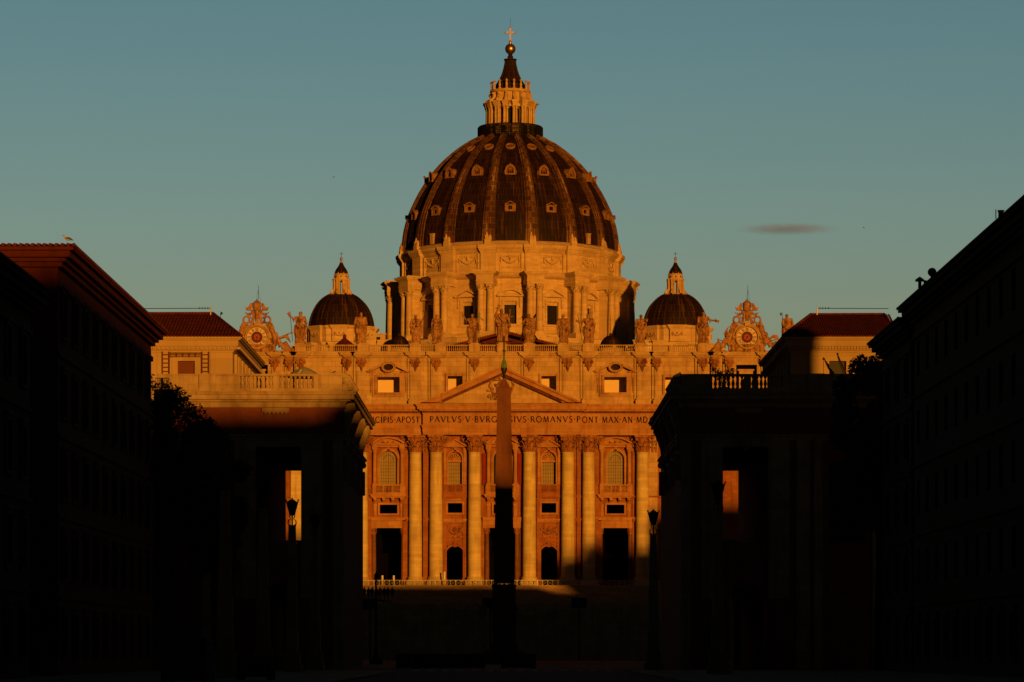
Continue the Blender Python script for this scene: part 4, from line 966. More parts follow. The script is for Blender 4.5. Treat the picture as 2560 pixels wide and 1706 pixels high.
# ================================================================== LESSER DOMES
def minor(sg):
    X, Y = -.8+sg*36.9, 715.0
    md = MB(); md.lathe([(9.8, 50), (9.8, 66.6), (10.2, 66.9), (10.2, 67.3), (8.0, 67.5), (7.7, 67.7), (7.7, 70.4), (8.1, 70.7), (8.15, 71.1), (7.4, 71.3)], X, Y, 8, pi/8, 2*pi+pi/8)
    base = md.build('lesser_drum', 'drum', bas)
    for k in range(8):
        a = radians(45*k); c_, s_ = cos(a), sin(a); q = MB()
        q.box(-1.6, 1.6, -7.75, -7.0, 67.6, 70.3)
        z = 70.3
        for h, p in ((.25, .15), (.25, .35), (.35, .55)): q.box(-1.6-p, 1.6+p, -7.75-p, -7.0, z+.01, z+h+.01); z += h
        q.box(-1.9, 1.9, -10.4, -8.6, 50, 66.2); q.box(-2.2, 2.2, -10.8, -8.6, 66.2, 66.7); q.box(-2.4, 2.4, -11.0, -8.6, 66.7, 67.2)
        md2 = MB(); md2.merge(q, lambda p: (X + p.x*c_ - p.y*s_, Y + p.x*s_ + p.y*c_, p.z)); md2.build('pier', 'drum', base)
        q = MB(); swag(q, 0, -7.85, 69.5, 1.0, .7, .12, 8); md2 = MB(); md2.merge(q, lambda p: (X + p.x*c_ - p.y*s_, Y + p.x*s_ + p.y*c_, p.z)); md2.build('garland', 'tr2', base)
    pr = cat([(7.25, 71.2), (7.1, 72.6), (6.6, 74.3), (5.8, 75.9), (4.7, 77.2), (3.5, 78.1), (2.4, 78.6)], 4)
    d = MB(); d.lathe(pr, X, Y, 48)
    for k in range(8):
        for off, rr in ((0, .26), (.5, .07)):
            a = radians(45*(k+off)+22.5) - pi/2
            d.tube([(X+(r+.02)*cos(a), Y+(r+.02)*sin(a), z) for r, z in pr[::2]], rr, 5)
    d.build('lesser_dome', 'lead', bas, smooth=True)
    l = MB(); l.lathe([(2.7, 78.35), (2.75, 78.6), (2.4, 78.75)], X, Y, 24)
    for k in range(8):
        a = radians(45*k+22.5); c_, s_ = cos(a), sin(a); q = MB()
        q.box(-.30, .30, -1.75, -1.15, 78.6, 81.8)
        q.prism([(-2.65, 78.7), (-2.55, 79.2), (-2.0, 79.7), (-1.8, 80.4), (-1.7, 80.4), (-1.7, 78.7)], -.14, .14, 'x')
        q.lathe([(.14, 78.7), (.12, 81.3), (.2, 81.7)], .28, -1.8, 6); q.lathe([(.14, 78.7), (.12, 81.3), (.2, 81.7)], -.28, -1.8, 6)
        q.box(-.42, .42, -1.95, -1.1, 81.7, 82.05); q.lathe([(.12, 82.9), (.1, 83.2), (.02, 83.5)], 0, -1.62, 6)
        l.merge(q, lambda p: (X + p.x*c_ - p.y*s_, Y + p.x*s_ + p.y*c_, p.z))
    l.lathe([(1.45, 81.5), (1.85, 81.75), (1.9, 82.0), (1.55, 82.1), (1.5, 82.9), (1.68, 83.0), (1.68, 83.12), (1.2, 83.15)], X, Y, 24)
    l.lathe([(1.15, 81.5), (1.15, 83.1)], X, Y, 24)
    lo = l.build('lesser_lantern', 'drum', bas)
    q = MB()
    for k in range(8):
        a = radians(45*k); q.ball((X+1.53*sin(a), Y-1.53*cos(a), 82.5), .17, 8)
    q.build('lantern_oculus', 'glass', lo)
    q = MB(); pp = cat([(1.5, 83.1), (1.42, 83.6), (1.1, 84.2), (.65, 84.8), (.38, 85.3), (.26, 85.7)], 3); q.lathe(pp, X, Y, 24)
    for k in range(8):
        a = radians(45*k+22.5); q.tube([(X+(r+.02)*cos(a), Y+(r+.02)*sin(a), z) for r, z in pp[::2]], .08, 4)
    q.build('lantern_cap', 'lead', lo, smooth=True)
    q = MB(); q.lathe([(.26, 85.6), (.36, 85.75), (.2, 85.95), (.3, 86.1), (.1, 86.3)], X, Y, 10); q.build('finial', 'trav', lo, smooth=True)
    q = MB(); q.ball((X, Y, 86.55), .32, 14); q.build('bronze_ball', 'ball', lo, smooth='all')
    q = MB(); q.box(X-.04, X+.04, Y-.04, Y+.04, 86.8, 88.1); q.box(X-.40, X+.40, Y-.035, Y+.035, 87.6, 87.68); q.build('cross', 'iron', lo)
for sg in (-1, 1): minor(sg)
# small roof huts near the left lesser dome
g = MB(); g.lathe([(2.3, 58), (2.3, 62.0), (2.4, 62.1)], -34.4, 665, 8); kio = g.build('roof_kiosk', 'red', bas)
g = MB(); g.lathe([(2.9, 62.0), (2.8, 62.2), (.5, 64.0), (.35, 64.1), (.35, 64.8), (.1, 65.0)], -34.4, 665, 8); g.build('kiosk_roof', 'tile', kio)
g = MB(); g.box(-30.2, -27.4, 700, 704, 60, 68.3); g.box(-30.4, -27.2, 699.8, 704.2, 68.3, 68.6); hut = g.build('roof_hut', 'drum', bas)
g = MB(); g.box(-29.3, -28.5, 699.9, 700.02, 66.9, 67.8); g.build('window', 'glass', hut)
for x in (-30.0, -26.5, 27.0, 31.0): g = MB(); g.box(x-1.6, x+1.6, 676, 679, 55, 64.6); g.box(x-1.8, x+1.8, 675.8, 679.2, 64.6, 64.9); g.build('roof_parapet', 'drum', bas)

# ================================================================== STATUES
def hand(mb, p, d, s):
    d = Vector(d).normalized(); a = d.cross(Vector((0, 1, 0))).normalized() if abs(d.y) < .95 else Vector((1, 0, 0)); p = Vector(p)
    mb.ball(p + d*.05*s, .045*s, 6)
    for i in range(4):
        q = p + d*.08*s + a*(i-1.5)*.024*s; mb.tube([q, q+d*.05*s, q+d*.08*s+Vector((0, -.02*s, -.01*s))], .011*s, 4)
    mb.tube([p+a*.04*s, p+a*.075*s+d*.05*s], .013*s, 4)
def statue(x, y, z, h, seed, label, arms, props=(), cloak=1, beard=True, hood=False, turn=0.0, wide=1.0):
    """h-metre draped stone figure. arms = ((elbow, hand), (elbow, hand)) left of picture first, in units of h"""
    rnd = random.Random(seed); mb = MB(); ph = [rnd.uniform(0, 6) for _ in range(4)]
    sway = rnd.choice((-1, 1))*.022
    lv = [(0, .165, .13), (.03, .16, .13), (.12, .145, .12), (.25, .135, .115), (.38, .14, .12), (.48, .145, .115), (.58, .118, .095), (.66, .13, .10), (.74, .15, .105), (.80, .15, .10), (.835, .10, .075), (.855, .05, .05), (.875, .045, .045)]
    seg = 36; vs = []
    for i, (t, rx, ry) in enumerate(lv):
        fold = (.15 if t < .5 else .09)*(1 if t < .82 else 0)
        ox = sway*sin(t*4.2)*h
        for k in range(seg):
            a = 2*pi*k/seg
            m = 1 + fold*(sin(6*a+ph[0]+3.5*t) + .7*sin(11*a+ph[1]-5*t) + .35*sin(3*a+ph[2]+9*t))
            vs.append((ox + rx*wide*h*m*cos(a), ry*h*m*sin(a), t*h))
    fs = [(i*seg+k, i*seg+(k+1) % seg, (i+1)*seg+(k+1) % seg, (i+1)*seg+k) for i in range(len(lv)-1) for k in range(seg)]
    fs += [tuple(range(seg-1, -1, -1)), tuple(range((len(lv)-1)*seg, len(lv)*seg))]
    mb.add(vs, fs)
    hx = sway*sin(.92*4.2)*h
    mb.ball((hx, -.005*h, .925*h), .058*h, 14, .86, 1.0, 1.22)                          # head
    mb.ball((hx+turn*.02*h, .012*h, .942*h), .060*h, 12, 1.0, 1.0, 1.0)                 # hair
    mb.tube([(hx+turn*.02*h, -.052*h, .935*h), (hx+turn*.025*h, -.068*h, .912*h)], .010*h, 5)   # nose
    for sx in (-1, 1): mb.ball((hx+sx*.022*h, -.050*h, .918*h), .011*h, 6); mb.ball((hx+sx*.05*h, 0, .92*h), .013*h, 6)
    if beard: mb.tube([(hx, -.045*h, .895*h), (hx, -.06*h, .865*h), (hx, -.05*h, .835*h)], [.030*h, .030*h, .012*h], 7)
    if hood:
        mb.ball((hx, .01*h, .93*h), .072*h, 12, .95, .95, 1.15); mb.tube([(hx-.05*h, .02*h, .9*h), (hx-.09*h, .02*h, .8*h)], .035*h, 6); mb.tube([(hx+.05*h, .02*h, .9*h), (hx+.09*h, .02*h, .8*h)], .035*h, 6)
    if cloak:
        s2 = cloak
        mb.tube([(s2*.11*h, -.06*h, .80*h), (s2*.02*h, -.115*h, .68*h), (-s2*.10*h, -.11*h, .56*h), (-s2*.15*h, -.02*h, .52*h)], [.03*h, .036*h, .045*h, .04*h], 7)
        mb.tube([(-s2*.12*h, -.09*h, .57*h), (-s2*.02*h, -.13*h, .48*h), (s2*.11*h, -.10*h, .50*h), (s2*.15*h, 0, .58*h)], [.035*h, .045*h, .05*h, .035*h], 7)
        for k in range(3):
            xx = -s2*(.10+.035*k)*h; mb.tube([(xx, -.07*h+.03*k*h, .55*h), (xx-s2*.02*h, -.07*h+.03*k*h, .38*h), (xx-s2*.01*h, -.05*h+.03*k*h, .20*h)], [.028*h, .03*h, .012*h], 6)
        mb.tube([(s2*.13*h, .04*h, .80*h), (s2*.185*h, .03*h, .62*h), (s2*.18*h, .03*h, .38*h), (s2*.14*h, .02*h, .16*h)], [.035*h, .045*h, .05*h, .02*h], 7)
    for k in range(6):
        a = -pi/2 + (k-2.5)*.34; xx = .13*h*cos(a)*1.1; yy = .115*h*sin(a)
        mb.tube([(xx*.85, yy*.9, .46*h), (xx*1.0, yy*1.02, .25*h), (xx*1.15+rnd.uniform(-.01, .01)*h, yy*1.12, .02*h)], [.010*h, .018*h, .022*h], 5)
    for sx in (-1, 1): mb.tube([(sx*.055*h, -.08*h, .02*h), (sx*.075*h, -.165*h, .012*h)], [.03*h, .022*h], 6)
    for sx, (e, hd) in zip((-1, 1), arms):
        sh = (sx*.135*h*wide, -.01*h, .80*h); e = Vector(e)*h; hd = Vector(hd)*h
        mb.tube([sh, e, hd], [.048*h, .040*h, .024*h], 8); mb.ball(sh, .055*h, 8)
        mb.tube([tuple(e+Vector((0, .01*h, .01*h))), tuple(e+Vector((0, .02*h, -.10*h)))], [.045*h, .012*h], 6)
        hand(mb, hd, hd-e, h)
    mb.box(-.17*h, .17*h, -.15*h, .15*h, -.03*h, .012*h)
    root = thing('statue', label, 'statue', (x, y, z+.03*h), 'statues along the church parapet')
    mb.local = True
    o = mb.build('figure', 'sculpt', root, remesh=.045)
    for nm, fn, m_ in props:
        q = MB(); fn(q, h); q.local = True; q.build(nm, m_, root)
    return root
def P_rod(pts, r): return lambda q, h: q.tube([(a*h, b*h, c*h) for a, b, c in pts], r*h, 6)
def cross_big(q, h):                                         # latin cross held upright
    q.tube([(.20*h, -.06*h, .22*h), (.235*h, -.04*h, .98*h)], .017*h, 4); q.tube([(.14*h, -.045*h, .74*h), (.33*h, -.045*h, .76*h)], .016*h, 4)
def cross_x(q, h):
    q.tube([(-.33*h, .13*h, .06*h), (.24*h, .12*h, 1.0*h)], .034*h, 4); q.tube([(.30*h, .17*h, .08*h), (-.26*h, .17*h, .92*h)], .030*h, 4)
def staff_cross(q, h):
    q.tube([(.23*h, -.05*h, .02*h), (.235*h, -.05*h, 1.06*h)], .010*h, 5); q.tube([(.18*h, -.05*h, .97*h), (.29*h, -.05*h, .97*h)], .009*h, 5); q.tube([(.20*h, -.03*h, .92*h), (.38*h, -.03*h, .76*h)], .014*h, 5)
def halberd(q, h):
    q.tube([(-.16*h, -.06*h, .10*h), (-.19*h, -.06*h, 1.06*h)], .010*h, 5); q.prism([(-.19*h, .98*h), (-.26*h, 1.05*h), (-.26*h, .93*h)], -.07*h, -.055*h)
def banner(q, h):
    q.tube([(-.30*h, -.08*h, .04*h), (-.22*h, -.06*h, .86*h)], .008*h, 5)
YS, ZS = 604.7, 57.42
st_def = [
 (-54.0, 5.6, 11, 'stone saint statue at the far left, half hidden behind a tiled palace roof', (((-.2, -.03, .62), (-.12, -.12, .55)), ((.2, -.04, .64), (.17, -.1, .60))), [('axe_staff', lambda q, h: (q.tube([(.20*h, -.08*h, .2*h), (.27*h, -.08*h, 1.02*h)], .010*h, 5), q.prism([(.26*h, .90*h), (.33*h, .93*h), (.33*h, 1.0*h), (.27*h, .98*h)], -.10*h, -.08*h)), 'iron')], 1),
 (-37.7, 5.75, 12, 'stone saint statue holding a thin tall staff out sideways, right of left clock', (((-.21, -.04, .74), (-.30, -.08, .84)), ((.21, -.03, .62), (.16, -.1, .56))), [('staff', P_rod([(-.33, -.08, 1.0), (-.24, -.06, .02)], .009), 'iron')], 1),
 (-26.4, 5.6, 13, 'heavily cloaked stone saint statue standing in front of the left lesser dome', (((-.20, -.04, .62), (-.12, -.12, .58)), ((.2, -.04, .62), (.10, -.13, .60))), [], -1),
 (-16.05, 5.2, 14, 'stone saint statue with a dark sword slanting up beside his shoulder', (((-.21, -.04, .60), (-.17, -.10, .46)), ((.20, -.04, .64), (.13, -.12, .62))), [('sword', P_rod([(.10, -.14, .58), (.33, -.12, .96)], .011), 'iron')], 1),
 (-12.2, 5.2, 15, 'slender hooded stone statue in a straight robe with folded arms', (((-.17, -.04, .62), (-.05, -.13, .66)), ((.17, -.04, .60), (.04, -.14, .60))), [], 1),
 (-5.5, 5.35, 16, 'bare chested stone saint statue, one arm raised, a thin cross staff beside him', (((-.22, -.04, .76), (-.30, -.06, .90)), ((.20, -.04, .66), (.22, -.06, .58))), [('cross_staff', staff_cross, 'verd')], 1),
 (0.0, 6.3, 17, 'tallest stone statue, centre of the parapet, raising one arm and holding an upright cross', (((-.20, -.05, .78), (-.13, -.09, .96)), ((.20, -.05, .66), (.21, -.08, .58))), [('cross', cross_big, 'sculpt')], -1),
 (5.1, 5.35, 18, 'stone saint statue leaning on a large dark diagonal cross and holding one arm out', (((-.24, -.06, .66), (-.12, -.16, .62)), ((.20, .02, .64), (.16, .06, .74))), [('diagonal_cross', cross_x, 'bronze')], 1),
 (11.45, 5.3, 19, 'stone saint statue with billowing robe, right of the one with a diagonal cross', (((-.22, -.05, .66), (-.20, -.06, .50)), ((.21, -.04, .66), (.19, -.09, .54))), [], -1),
 (16.15, 5.3, 20, 'stone saint statue with a spear raised in his right hand and a wide hanging cloak', (((-.23, -.05, .70), (-.31, -.08, .72)), ((.22, -.04, .62), (.14, -.12, .52))), [('spear', P_rod([(-.38, -.09, .98), (-.22, -.08, .0)], .010), 'iron')], 1),
 (25.9, 5.2, 21, 'stone saint statue on the parapet against the sky, just left of the right lesser dome', (((-.19, -.04, .62), (-.08, -.13, .62)), ((.19, -.04, .66), (.20, -.1, .72))), [], 1),
 (37.6, 5.7, 22, 'broad robed stone statue stretching one arm to the right towards the right clock', (((-.17, -.05, .64), (-.09, -.12, .58)), ((.22, -.05, .72), (.36, -.06, .70))), [('long_staff', P_rod([(-.24, -.08, 1.05), (-.25, -.08, -.2)], .009), 'iron')], -1),
 (53.3, 5.3, 23, 'stone saint statue with a halberd beyond the right clock', (((-.18, -.05, .64), (-.16, -.08, .62)), ((.20, -.04, .62), (.13, -.12, .54))), [('halberd', halberd, 'iron')], 1)]
for u, h, sd_, lab, arms, props, cl in st_def:
    statue(F(u), YS, ZS, h, sd_, lab, arms, props, cloak=cl, beard=sd_ not in (15, 13), hood=sd_ == 15, turn=1 if sd_ == 19 else 0, wide=1.08 if sd_ in (13, 20, 22) else 1.0)

# ================================================================== CLOCKS
def clock(sg, label, hour, minute):
    X, Y, Z = F(sg*45.75), 604.3, 58.5
    root = thing('clock', label, 'clock', (X, Y, 55.7), 'clocks on the church parapet')
    b = MB(); b.box(X-3.4, X+3.4, Y-.2, Y+1.6, 55.7, 57.0); b.box(X-3.6, X+3.6, Y-.35, Y+1.6, 57.0, 57.2)
    b.box(X-2.6, X+2.6, Y+.2, Y+1.5, 57.2, 59.4)
    for s2 in (-1, 1):
        b.box(X+s2*2.7-.3, X+s2*2.7+.3, Y-.45, Y, 55.7, 57.0)
        for i, (dx, dz, r) in enumerate(((2.65, 57.9, .55), (3.1, 58.6, .6), (2.9, 59.5, .55), (2.55, 60.2, .5), (2.2, 60.8, .42), (3.5, 57.8, .6), (3.9, 57.5, .4))): b.ball((X+s2*dx, Y+.4, dz), r, 8, 1, .8, 1)
        b.tube([(X+s2*3.6, Y+.2, 57.3), (X+s2*3.2, Y+.1, 58.6), (X+s2*2.85, Y+.1, 59.8), (X+s2*2.2, Y+.1, 61.0)], [.5, .4, .35, .2], 8)
    for s2 in (-1, 1):
        b.prism([(X+s2*2.0, 57.2), (X+s2*4.1, 57.2), (X+s2*3.7, 58.3), (X+s2*3.45, 59.4), (X+s2*2.9, 60.5), (X+s2*2.3, 61.3), (X+s2*1.7, 61.2)], Y+.25, Y+1.0)
        for i in range(26):
            tq = i/25; b.ball((X+s2*(4.0-1.7*tq+.35*sin(i*2.3)), Y+.1, 57.3+3.9*tq), .26+.12*sin(i*1.7), 7)
    rnd = random.Random(3+sg)
    for i in range(26): b.ball((X+rnd.uniform(-2.9, 2.9), Y-.22, rnd.uniform(55.95, 56.85)), rnd.uniform(.10, .2), 6)
    for i in range(4): b.box(X-.42+i*.24, X-.30+i*.24, Y-.45, Y-.2, 55.9, 56.9)
    b.build('scrolled_base', 'sculpt', root)
    q = MB(); q.lathe([(1.95, .05), (1.98, -.45), (2.15, -.5), (2.3, -.3), (2.35, .0), (2.6, .1), (2.75, .3), (2.75, .9), (1.9, 1.0)], 0, 0, 48)
    r_ = MB(); r_.merge(q, lambda p: (X+p.x, Y+p.z, Z+p.y)); r_.box(X-.45, X+.45, Y-.65, Y+.3, Z+2.15, Z+2.95)
    for s2 in (-1, 1): r_.ball((X+s2*2.5, Y-.35, Z-.05), .32, 8)
    r_.build('stone_ring', 'trav', root, smooth=True)
    d = MB(); q = MB(); q.lathe([(0, 0), (1.96, 0)], 0, 0, 40); d.merge(q, lambda p: (X+p.x, Y-.02, Z+p.y)); dl = d.build('dial', 'dial', root)
    d = MB(); q = MB(); q.lathe([(0, -.06), (1.02, -.06), (1.06, -.02), (1.08, .02)], 0, 0, 40); d.merge(q, lambda p: (X+p.x, Y-.03+p.z, Z+p.y)); d.build('dial_centre', 'dialdark', dl)
    d = MB(); q = MB(); q.lathe([(0, -.10), (.60, -.10), (.63, -.05)], 0, 0, 32); d.merge(q, lambda p: (X+p.x, Y-.03+p.z, Z+p.y)); d.build('dial_core', 'dialred', dl)
    d = MB(); q = MB(); q.lathe([(1.90, -.02), (1.90, -.05), (1.97, -.05), (1.97, -.02)], 0, 0, 40); d.merge(q, lambda p: (X+p.x, Y-.03+p.z, Z+p.y)); 
    q = MB(); q.lathe([(.64, -.07), (.64, -.09), (.69, -.09), (.69, -.07)], 0, 0, 32); d.merge(q, lambda p: (X+p.x, Y-.03+p.z, Z+p.y))
    for i in range(24):
        a = 2*pi*i/24; d.ball((X+.87*cos(a), Y-.1, Z+.87*sin(a)), .05, 5)
    NUM = ['XII', 'I', 'II', 'III', 'IIII', 'V', 'VI', 'VII', 'VIII', 'IX', 'X', 'XI']
    for i, s_ in enumerate(NUM):
        a = radians(90-30*i); hh = .62; W = {'I': .155, 'V': .30, 'X': .30}; tot = sum(W[c] for c in s_); xx = -tot/2
        er = Vector((cos(a), sin(a))); et = Vector((sin(a), -cos(a)))
        for c in s_:
            w = W[c]
            if c == 'I': sg_ = [((w/2, 0), (w/2, 1), .062)]
            elif c == 'V': sg_ = [((.05, 1), (w/2, 0), .075), ((w/2, 0), (w-.05, 1), .04)]
            else: sg_ = [((.05, 1), (w-.05, 0), .075), ((.05, 0), (w-.05, 1), .04)]
            for (a0, b0), (a1, b1), t_ in sg_:
                p = et*(xx+a0) + er*(1.16+b0*hh); q2 = et*(xx+a1) + er*(1.16+b1*hh); dd = (q2-p).normalized(); nn = Vector((-dd.y, dd.x))*t_/2
                c4 = [p+nn, q2+nn, q2-nn, p-nn]
                d.add([(X+k.x, Y-.075, Z+k.y) for k in c4] + [(X+k.x, Y-.03, Z+k.y) for k in c4], [(0,1,2,3),(7,6,5,4),(0,4,5,1),(1,5,6,2),(2,6,7,3),(3,7,4,0)])
            xx += w
    d.build('numerals', 'letter', dl)
    d = MB()
    for ang, ln, w in ((hour, .95, .08),) if minute is None else ((hour, .75, .09), (minute, 1.1, .06)):
        a = radians(90-ang); e = Vector((cos(a), sin(a))); nn = Vector((-e.y, e.x))*w; p = [e*-.2+nn, e*ln, e*-.2-nn]
        d.add([(X+k.x, Y-.17, Z+k.y) for k in p]+[(X+k.x, Y-.12, Z+k.y) for k in p], [(0,1,2),(5,4,3),(0,3,4,1),(1,4,5,2),(2,5,3,0)])
    d.ball((X, Y-.13, Z), .12, 8); d.build('clock_hand', 'letter', dl)
    k = MB(); zt = Z+2.6                                       # crest: crossed keys, ribbons and triple crown
    k.lathe([(.74, zt+2.35), (.8, zt+2.5), (.74, zt+2.62), (.84, zt+3.0), (.9, zt+3.1), (.84, zt+3.22), (.82, zt+3.6), (.84, zt+3.7), (.74, zt+3.8), (.45, zt+4.1), (.2, zt+4.28), (.06, zt+4.3), (.12, zt+4.42), (.1, zt+4.55), (0, zt+4.6)], X, Y, 20)
    k.build('tiara', 'sculpt', root, smooth=True)
    k = MB()
    for s2 in (-1, 1):
        k.tube([(X+s2*1.35, Y+.2, zt+3.0), (X+s2*.9, Y+.1, zt+2.3), (X, Y, zt+1.4), (X-s2*.9, Y, zt+.5)], [.18, .16, .16, .14], 8)
        k.prism([(X+s2*.85, zt+3.75), (X+s2*1.2, zt+3.8), (X+s2*1.75, zt+2.9), (X+s2*2.2, zt+3.05), (X+s2*2.0, zt+2.45), (X+s2*1.1, zt+2.3)], Y-.1, Y+.35)
        for i in range(14):
            a0 = 2*pi*i/14; a1 = 2*pi*(i+1)/14
            k.tube([(X+s2*1.95+.58*cos(a0), Y, zt+.65+.62*sin(a0)), (X+s2*1.95+.58*cos(a1), Y, zt+.65+.62*sin(a1))], .19, 7)
        for dx, dz, r in ((1.3, 1.7, .3), (1.75, 1.75, .25), (1.6, 1.4, .2), (.9, 1.9, .3), (2.1, 1.95, .15), (1.2, 1.1, .22), (.75, .9, .32), (2.6, .45, .16), (1.3, .2, .3), (1.9, -.15, .32)): k.ball((X+s2*dx, Y+.05, zt+dz), r, 7)
        k.tube([(X+s2*.3, Y, zt+2.4), (X+s2*.55, Y-.1, zt+1.5), (X+s2*.8, Y-.05, zt+.4), (X+s2*1.0, Y, zt-.1)], [.2, .3, .28, .2], 7)
    k.tube([(X, Y-.15, zt+2.4), (X, Y-.25, zt+1.4), (X, Y-.15, zt+.2)], [.35, .3, .35], 8)
    k.build('crossed_keys', 'sculpt', root)
    a_ = MB(); a_.tube([(X+.2, Y+.8, 57), (X+.2, Y+.8, Z+9.8)], .035, 4)
    for s2 in (-1, 1): a_.tube([(X+.2, Y+.8, Z+9.0), (X+.2+s2*.6, Y+.8, Z+5.8)], .018, 3)
    a_.build('lightning_rod', 'iron', root)
clock(-1, 'left parapet clock crowned by a tiara, its single hand hanging down', 182, None)
clock(1, 'right parapet clock crowned by a tiara, with an orange red centre', 200, 35)
def angel(X, sg, label, near, arm_up):
    """winged stone figure half lying on the parapet against a clock; sg = side the feet point to"""
    m = MB(); Z = 55.75; T = lambda a, b, c: (sg*a, b, c)
    hip, chest, head = (.3, 0, 1.1), (-.55, -.1, 2.45), (-.75, -.2, 3.25)
    m.tube([T(*hip), T(-.15, -.05, 1.8), T(*chest), T(-.68, -.12, 2.85), T(-.72, -.15, 3.0)], [.62, .46, .52, .24, .17], 12)
    m.ball(T(*head), .32, 12, .9, 1, 1.15); m.ball(T(-.68, -.08, 3.35), .33, 10); m.tube([T(-.78, -.48, 3.3), T(-.8, -.56, 3.18)], .05, 5)
    m.tube([T(*hip), T(1.1, -.5, 1.7), T(1.75, -.3, .75), T(2.5, -.2, .3)], [.5, .40, .26, .14], 10)
    m.tube([T(.3, .1, 1.0), T(1.2, .0, .95), T(2.1, .1, .4), T(2.9, .1, .05)], [.5, .38, .28, .14], 10)
    rnd = random.Random(int(abs(X))+9)
    for k in range(9):
        t_ = k/8; m.tube([T(.2+1.2*t_, -.5, 1.5-.4*t_), T(.5+1.5*t_, -.55, .8-.3*t_), T(.7+1.9*t_, -.5, .05)], [.12, .16, .1], 6)
    if arm_up: m.tube([T(-.3, -.3, 2.6), T(.6, -.3, 2.9), T(1.5, -.2, 3.35), T(1.95, -.2, 3.5)], [.2, .17, .12, .08], 8); hand(m, T(1.95, -.2, 3.5), T(.5, 0, .15), 3.6)
    else: m.tube([T(-.3, -.3, 2.6), T(.25, -.6, 2.0), T(.8, -.6, 2.2)], [.2, .17, .1], 8); hand(m, T(.8, -.6, 2.2), T(.5, 0, .15), 3.6)
    m.tube([T(-.8, -.1, 2.6), T(-1.25, -.3, 1.9), T(-1.5, -.4, 2.4)], [.2, .16, .1], 8); hand(m, T(-1.5, -.4, 2.4), T(-.2, -.1, .4), 3.6)
    m.box(*sorted((sg*-1.2, sg*3.0)), -.5, .6, -.02, .25)
    root = thing('angel_statue', label, 'statue', (X, 604.6, Z), 'winged figures leaning on the clocks')
    m.local = True; m.build('figure', 'sculpt', root, remesh=.05)
    w = MB()
    for k in range(8):
        t_ = k/7
        if near: w.tube([T(-.4, .3, 2.6), T(-.5-.2*t_+.5*t_, .4, 3.6-.3*t_), T(-.9+.9*t_, .4, 4.9-1.3*t_)], [.13, .16, .05], 5)
        else: w.tube([T(-.2, .3, 2.5), T(.7+.3*t_, .4, 3.1-.25*t_), T(1.5+.5*t_, .4, 3.2-1.4*t_)], [.13, .2, .06], 5)
    w.local = True; w.build('wing', 'sculpt', root)
    return root
angel(F(-45.75)+4.3, 1, 'winged stone figure right of the left clock, one arm stretched towards a saint', False, True)
angel(F(-45.75)-4.3, -1, 'winged stone figure behind the palace roof, left of the left clock', False, False)
angel(F(45.75)-4.3, -1, 'stone figure with one raised wing leaning on the left side of the right clock', True, False)
angel(F(45.75)+4.3, 1, 'stone figure with a broad wing leaning on the right side of the right clock', False, False)

# ================================================================== OBELISK
ox, oy = -1.03, 419.0
ob = thing('obelisk', 'tall tapering red granite obelisk with bronze cross, lit only in its upper half', 'obelisk', (ox, oy, -1.7))
def frus(mb, x, y, w0, w1, z0, z1): mb.add([(x-w0, y-w0, z0), (x+w0, y-w0, z0), (x+w0, y+w0, z0), (x-w0, y+w0, z0), (x-w1, y-w1, z1), (x+w1, y-w1, z1), (x+w1, y+w1, z1), (x-w1, y+w1, z1)], [(0,3,2,1),(4,5,6,7),(0,1,5,4),(1,2,6,5),(2,3,7,6),(3,0,4,7)])
g = MB(); frus(g, ox, oy, 1.33, .87, 8.75, 33.9); frus(g, ox, oy, .87, .14, 33.9, 35.25); g.build('shaft', 'granite', ob)
g = MB()
for w, z0, z1 in ((3.4, -1.7, -.9), (2.6, -.9, -.1), (1.75, -.1, .9), (1.5, .9, 5.2), (1.75, 5.2, 5.7), (1.5, 5.7, 8.2), (1.6, 8.2, 8.5)): g.box(ox-w, ox+w, oy-w, oy+w, z0, z1)
for sx in (-1, 1):
    for sy in (-1, 1): g.ball((ox+sx*1.05, oy+sy*1.05, 8.62), .22, 8)
g.build('pedestal', 'granite', ob)
g = MB(); g.lathe([(.14, 35.1), (.22, 35.4), (.12, 35.6), (.2, 35.85), (.34, 36.15), (.42, 36.45), (.40, 36.6), (.3, 36.6)], ox, oy, 16); g.build('bronze_cup', 'bronze', ob, smooth=True)
g = MB()
for dx, dy, r, h in ((-.19, -.1, .19, 1.0), (.19, -.1, .19, 1.0), (0, -.18, .17, .8), (0, .1, .20, 1.9), (-.15, .15, .16, .8), (.15, .15, .16, .8)):
    g.lathe([(r, 36.55), (r*1.03, 36.8), (r*.85, 36.6+h*.5), (r*.45, 36.6+h*.85), (0, 36.6+h)], ox+dx, oy+dy, 12)
g.build('bronze_mounts', 'verd', ob, smooth=True)
g = MB(); s_ = []
for i in range(16):
    a = 2*pi*i/16+pi/16; r = .34 if i % 2 else .12; s_.append((ox+r*cos(a), 38.75+r*sin(a)))
g.prism(s_, oy-.08, oy+.08); g.build('star', 'verd', ob)
g = MB(); g.tube([(ox, oy, 38.4), (ox, oy, 43.1)], .11, 6); g.ball((ox, oy, 39.6), .22, 8); g.tube([(ox-.95, oy, 42.05), (ox+.95, oy, 42.05)], .10, 6)
for p in ((ox-1.0, 42.05), (ox+1.0, 42.05), (ox, 43.2)): g.ball((p[0], oy, p[1]), .16, 8)
g.v = [(a, b, c if c < 38 else 38+(c-38)*.5) for a, b, c in g.v]
g.build('cross', 'bronze', ob)

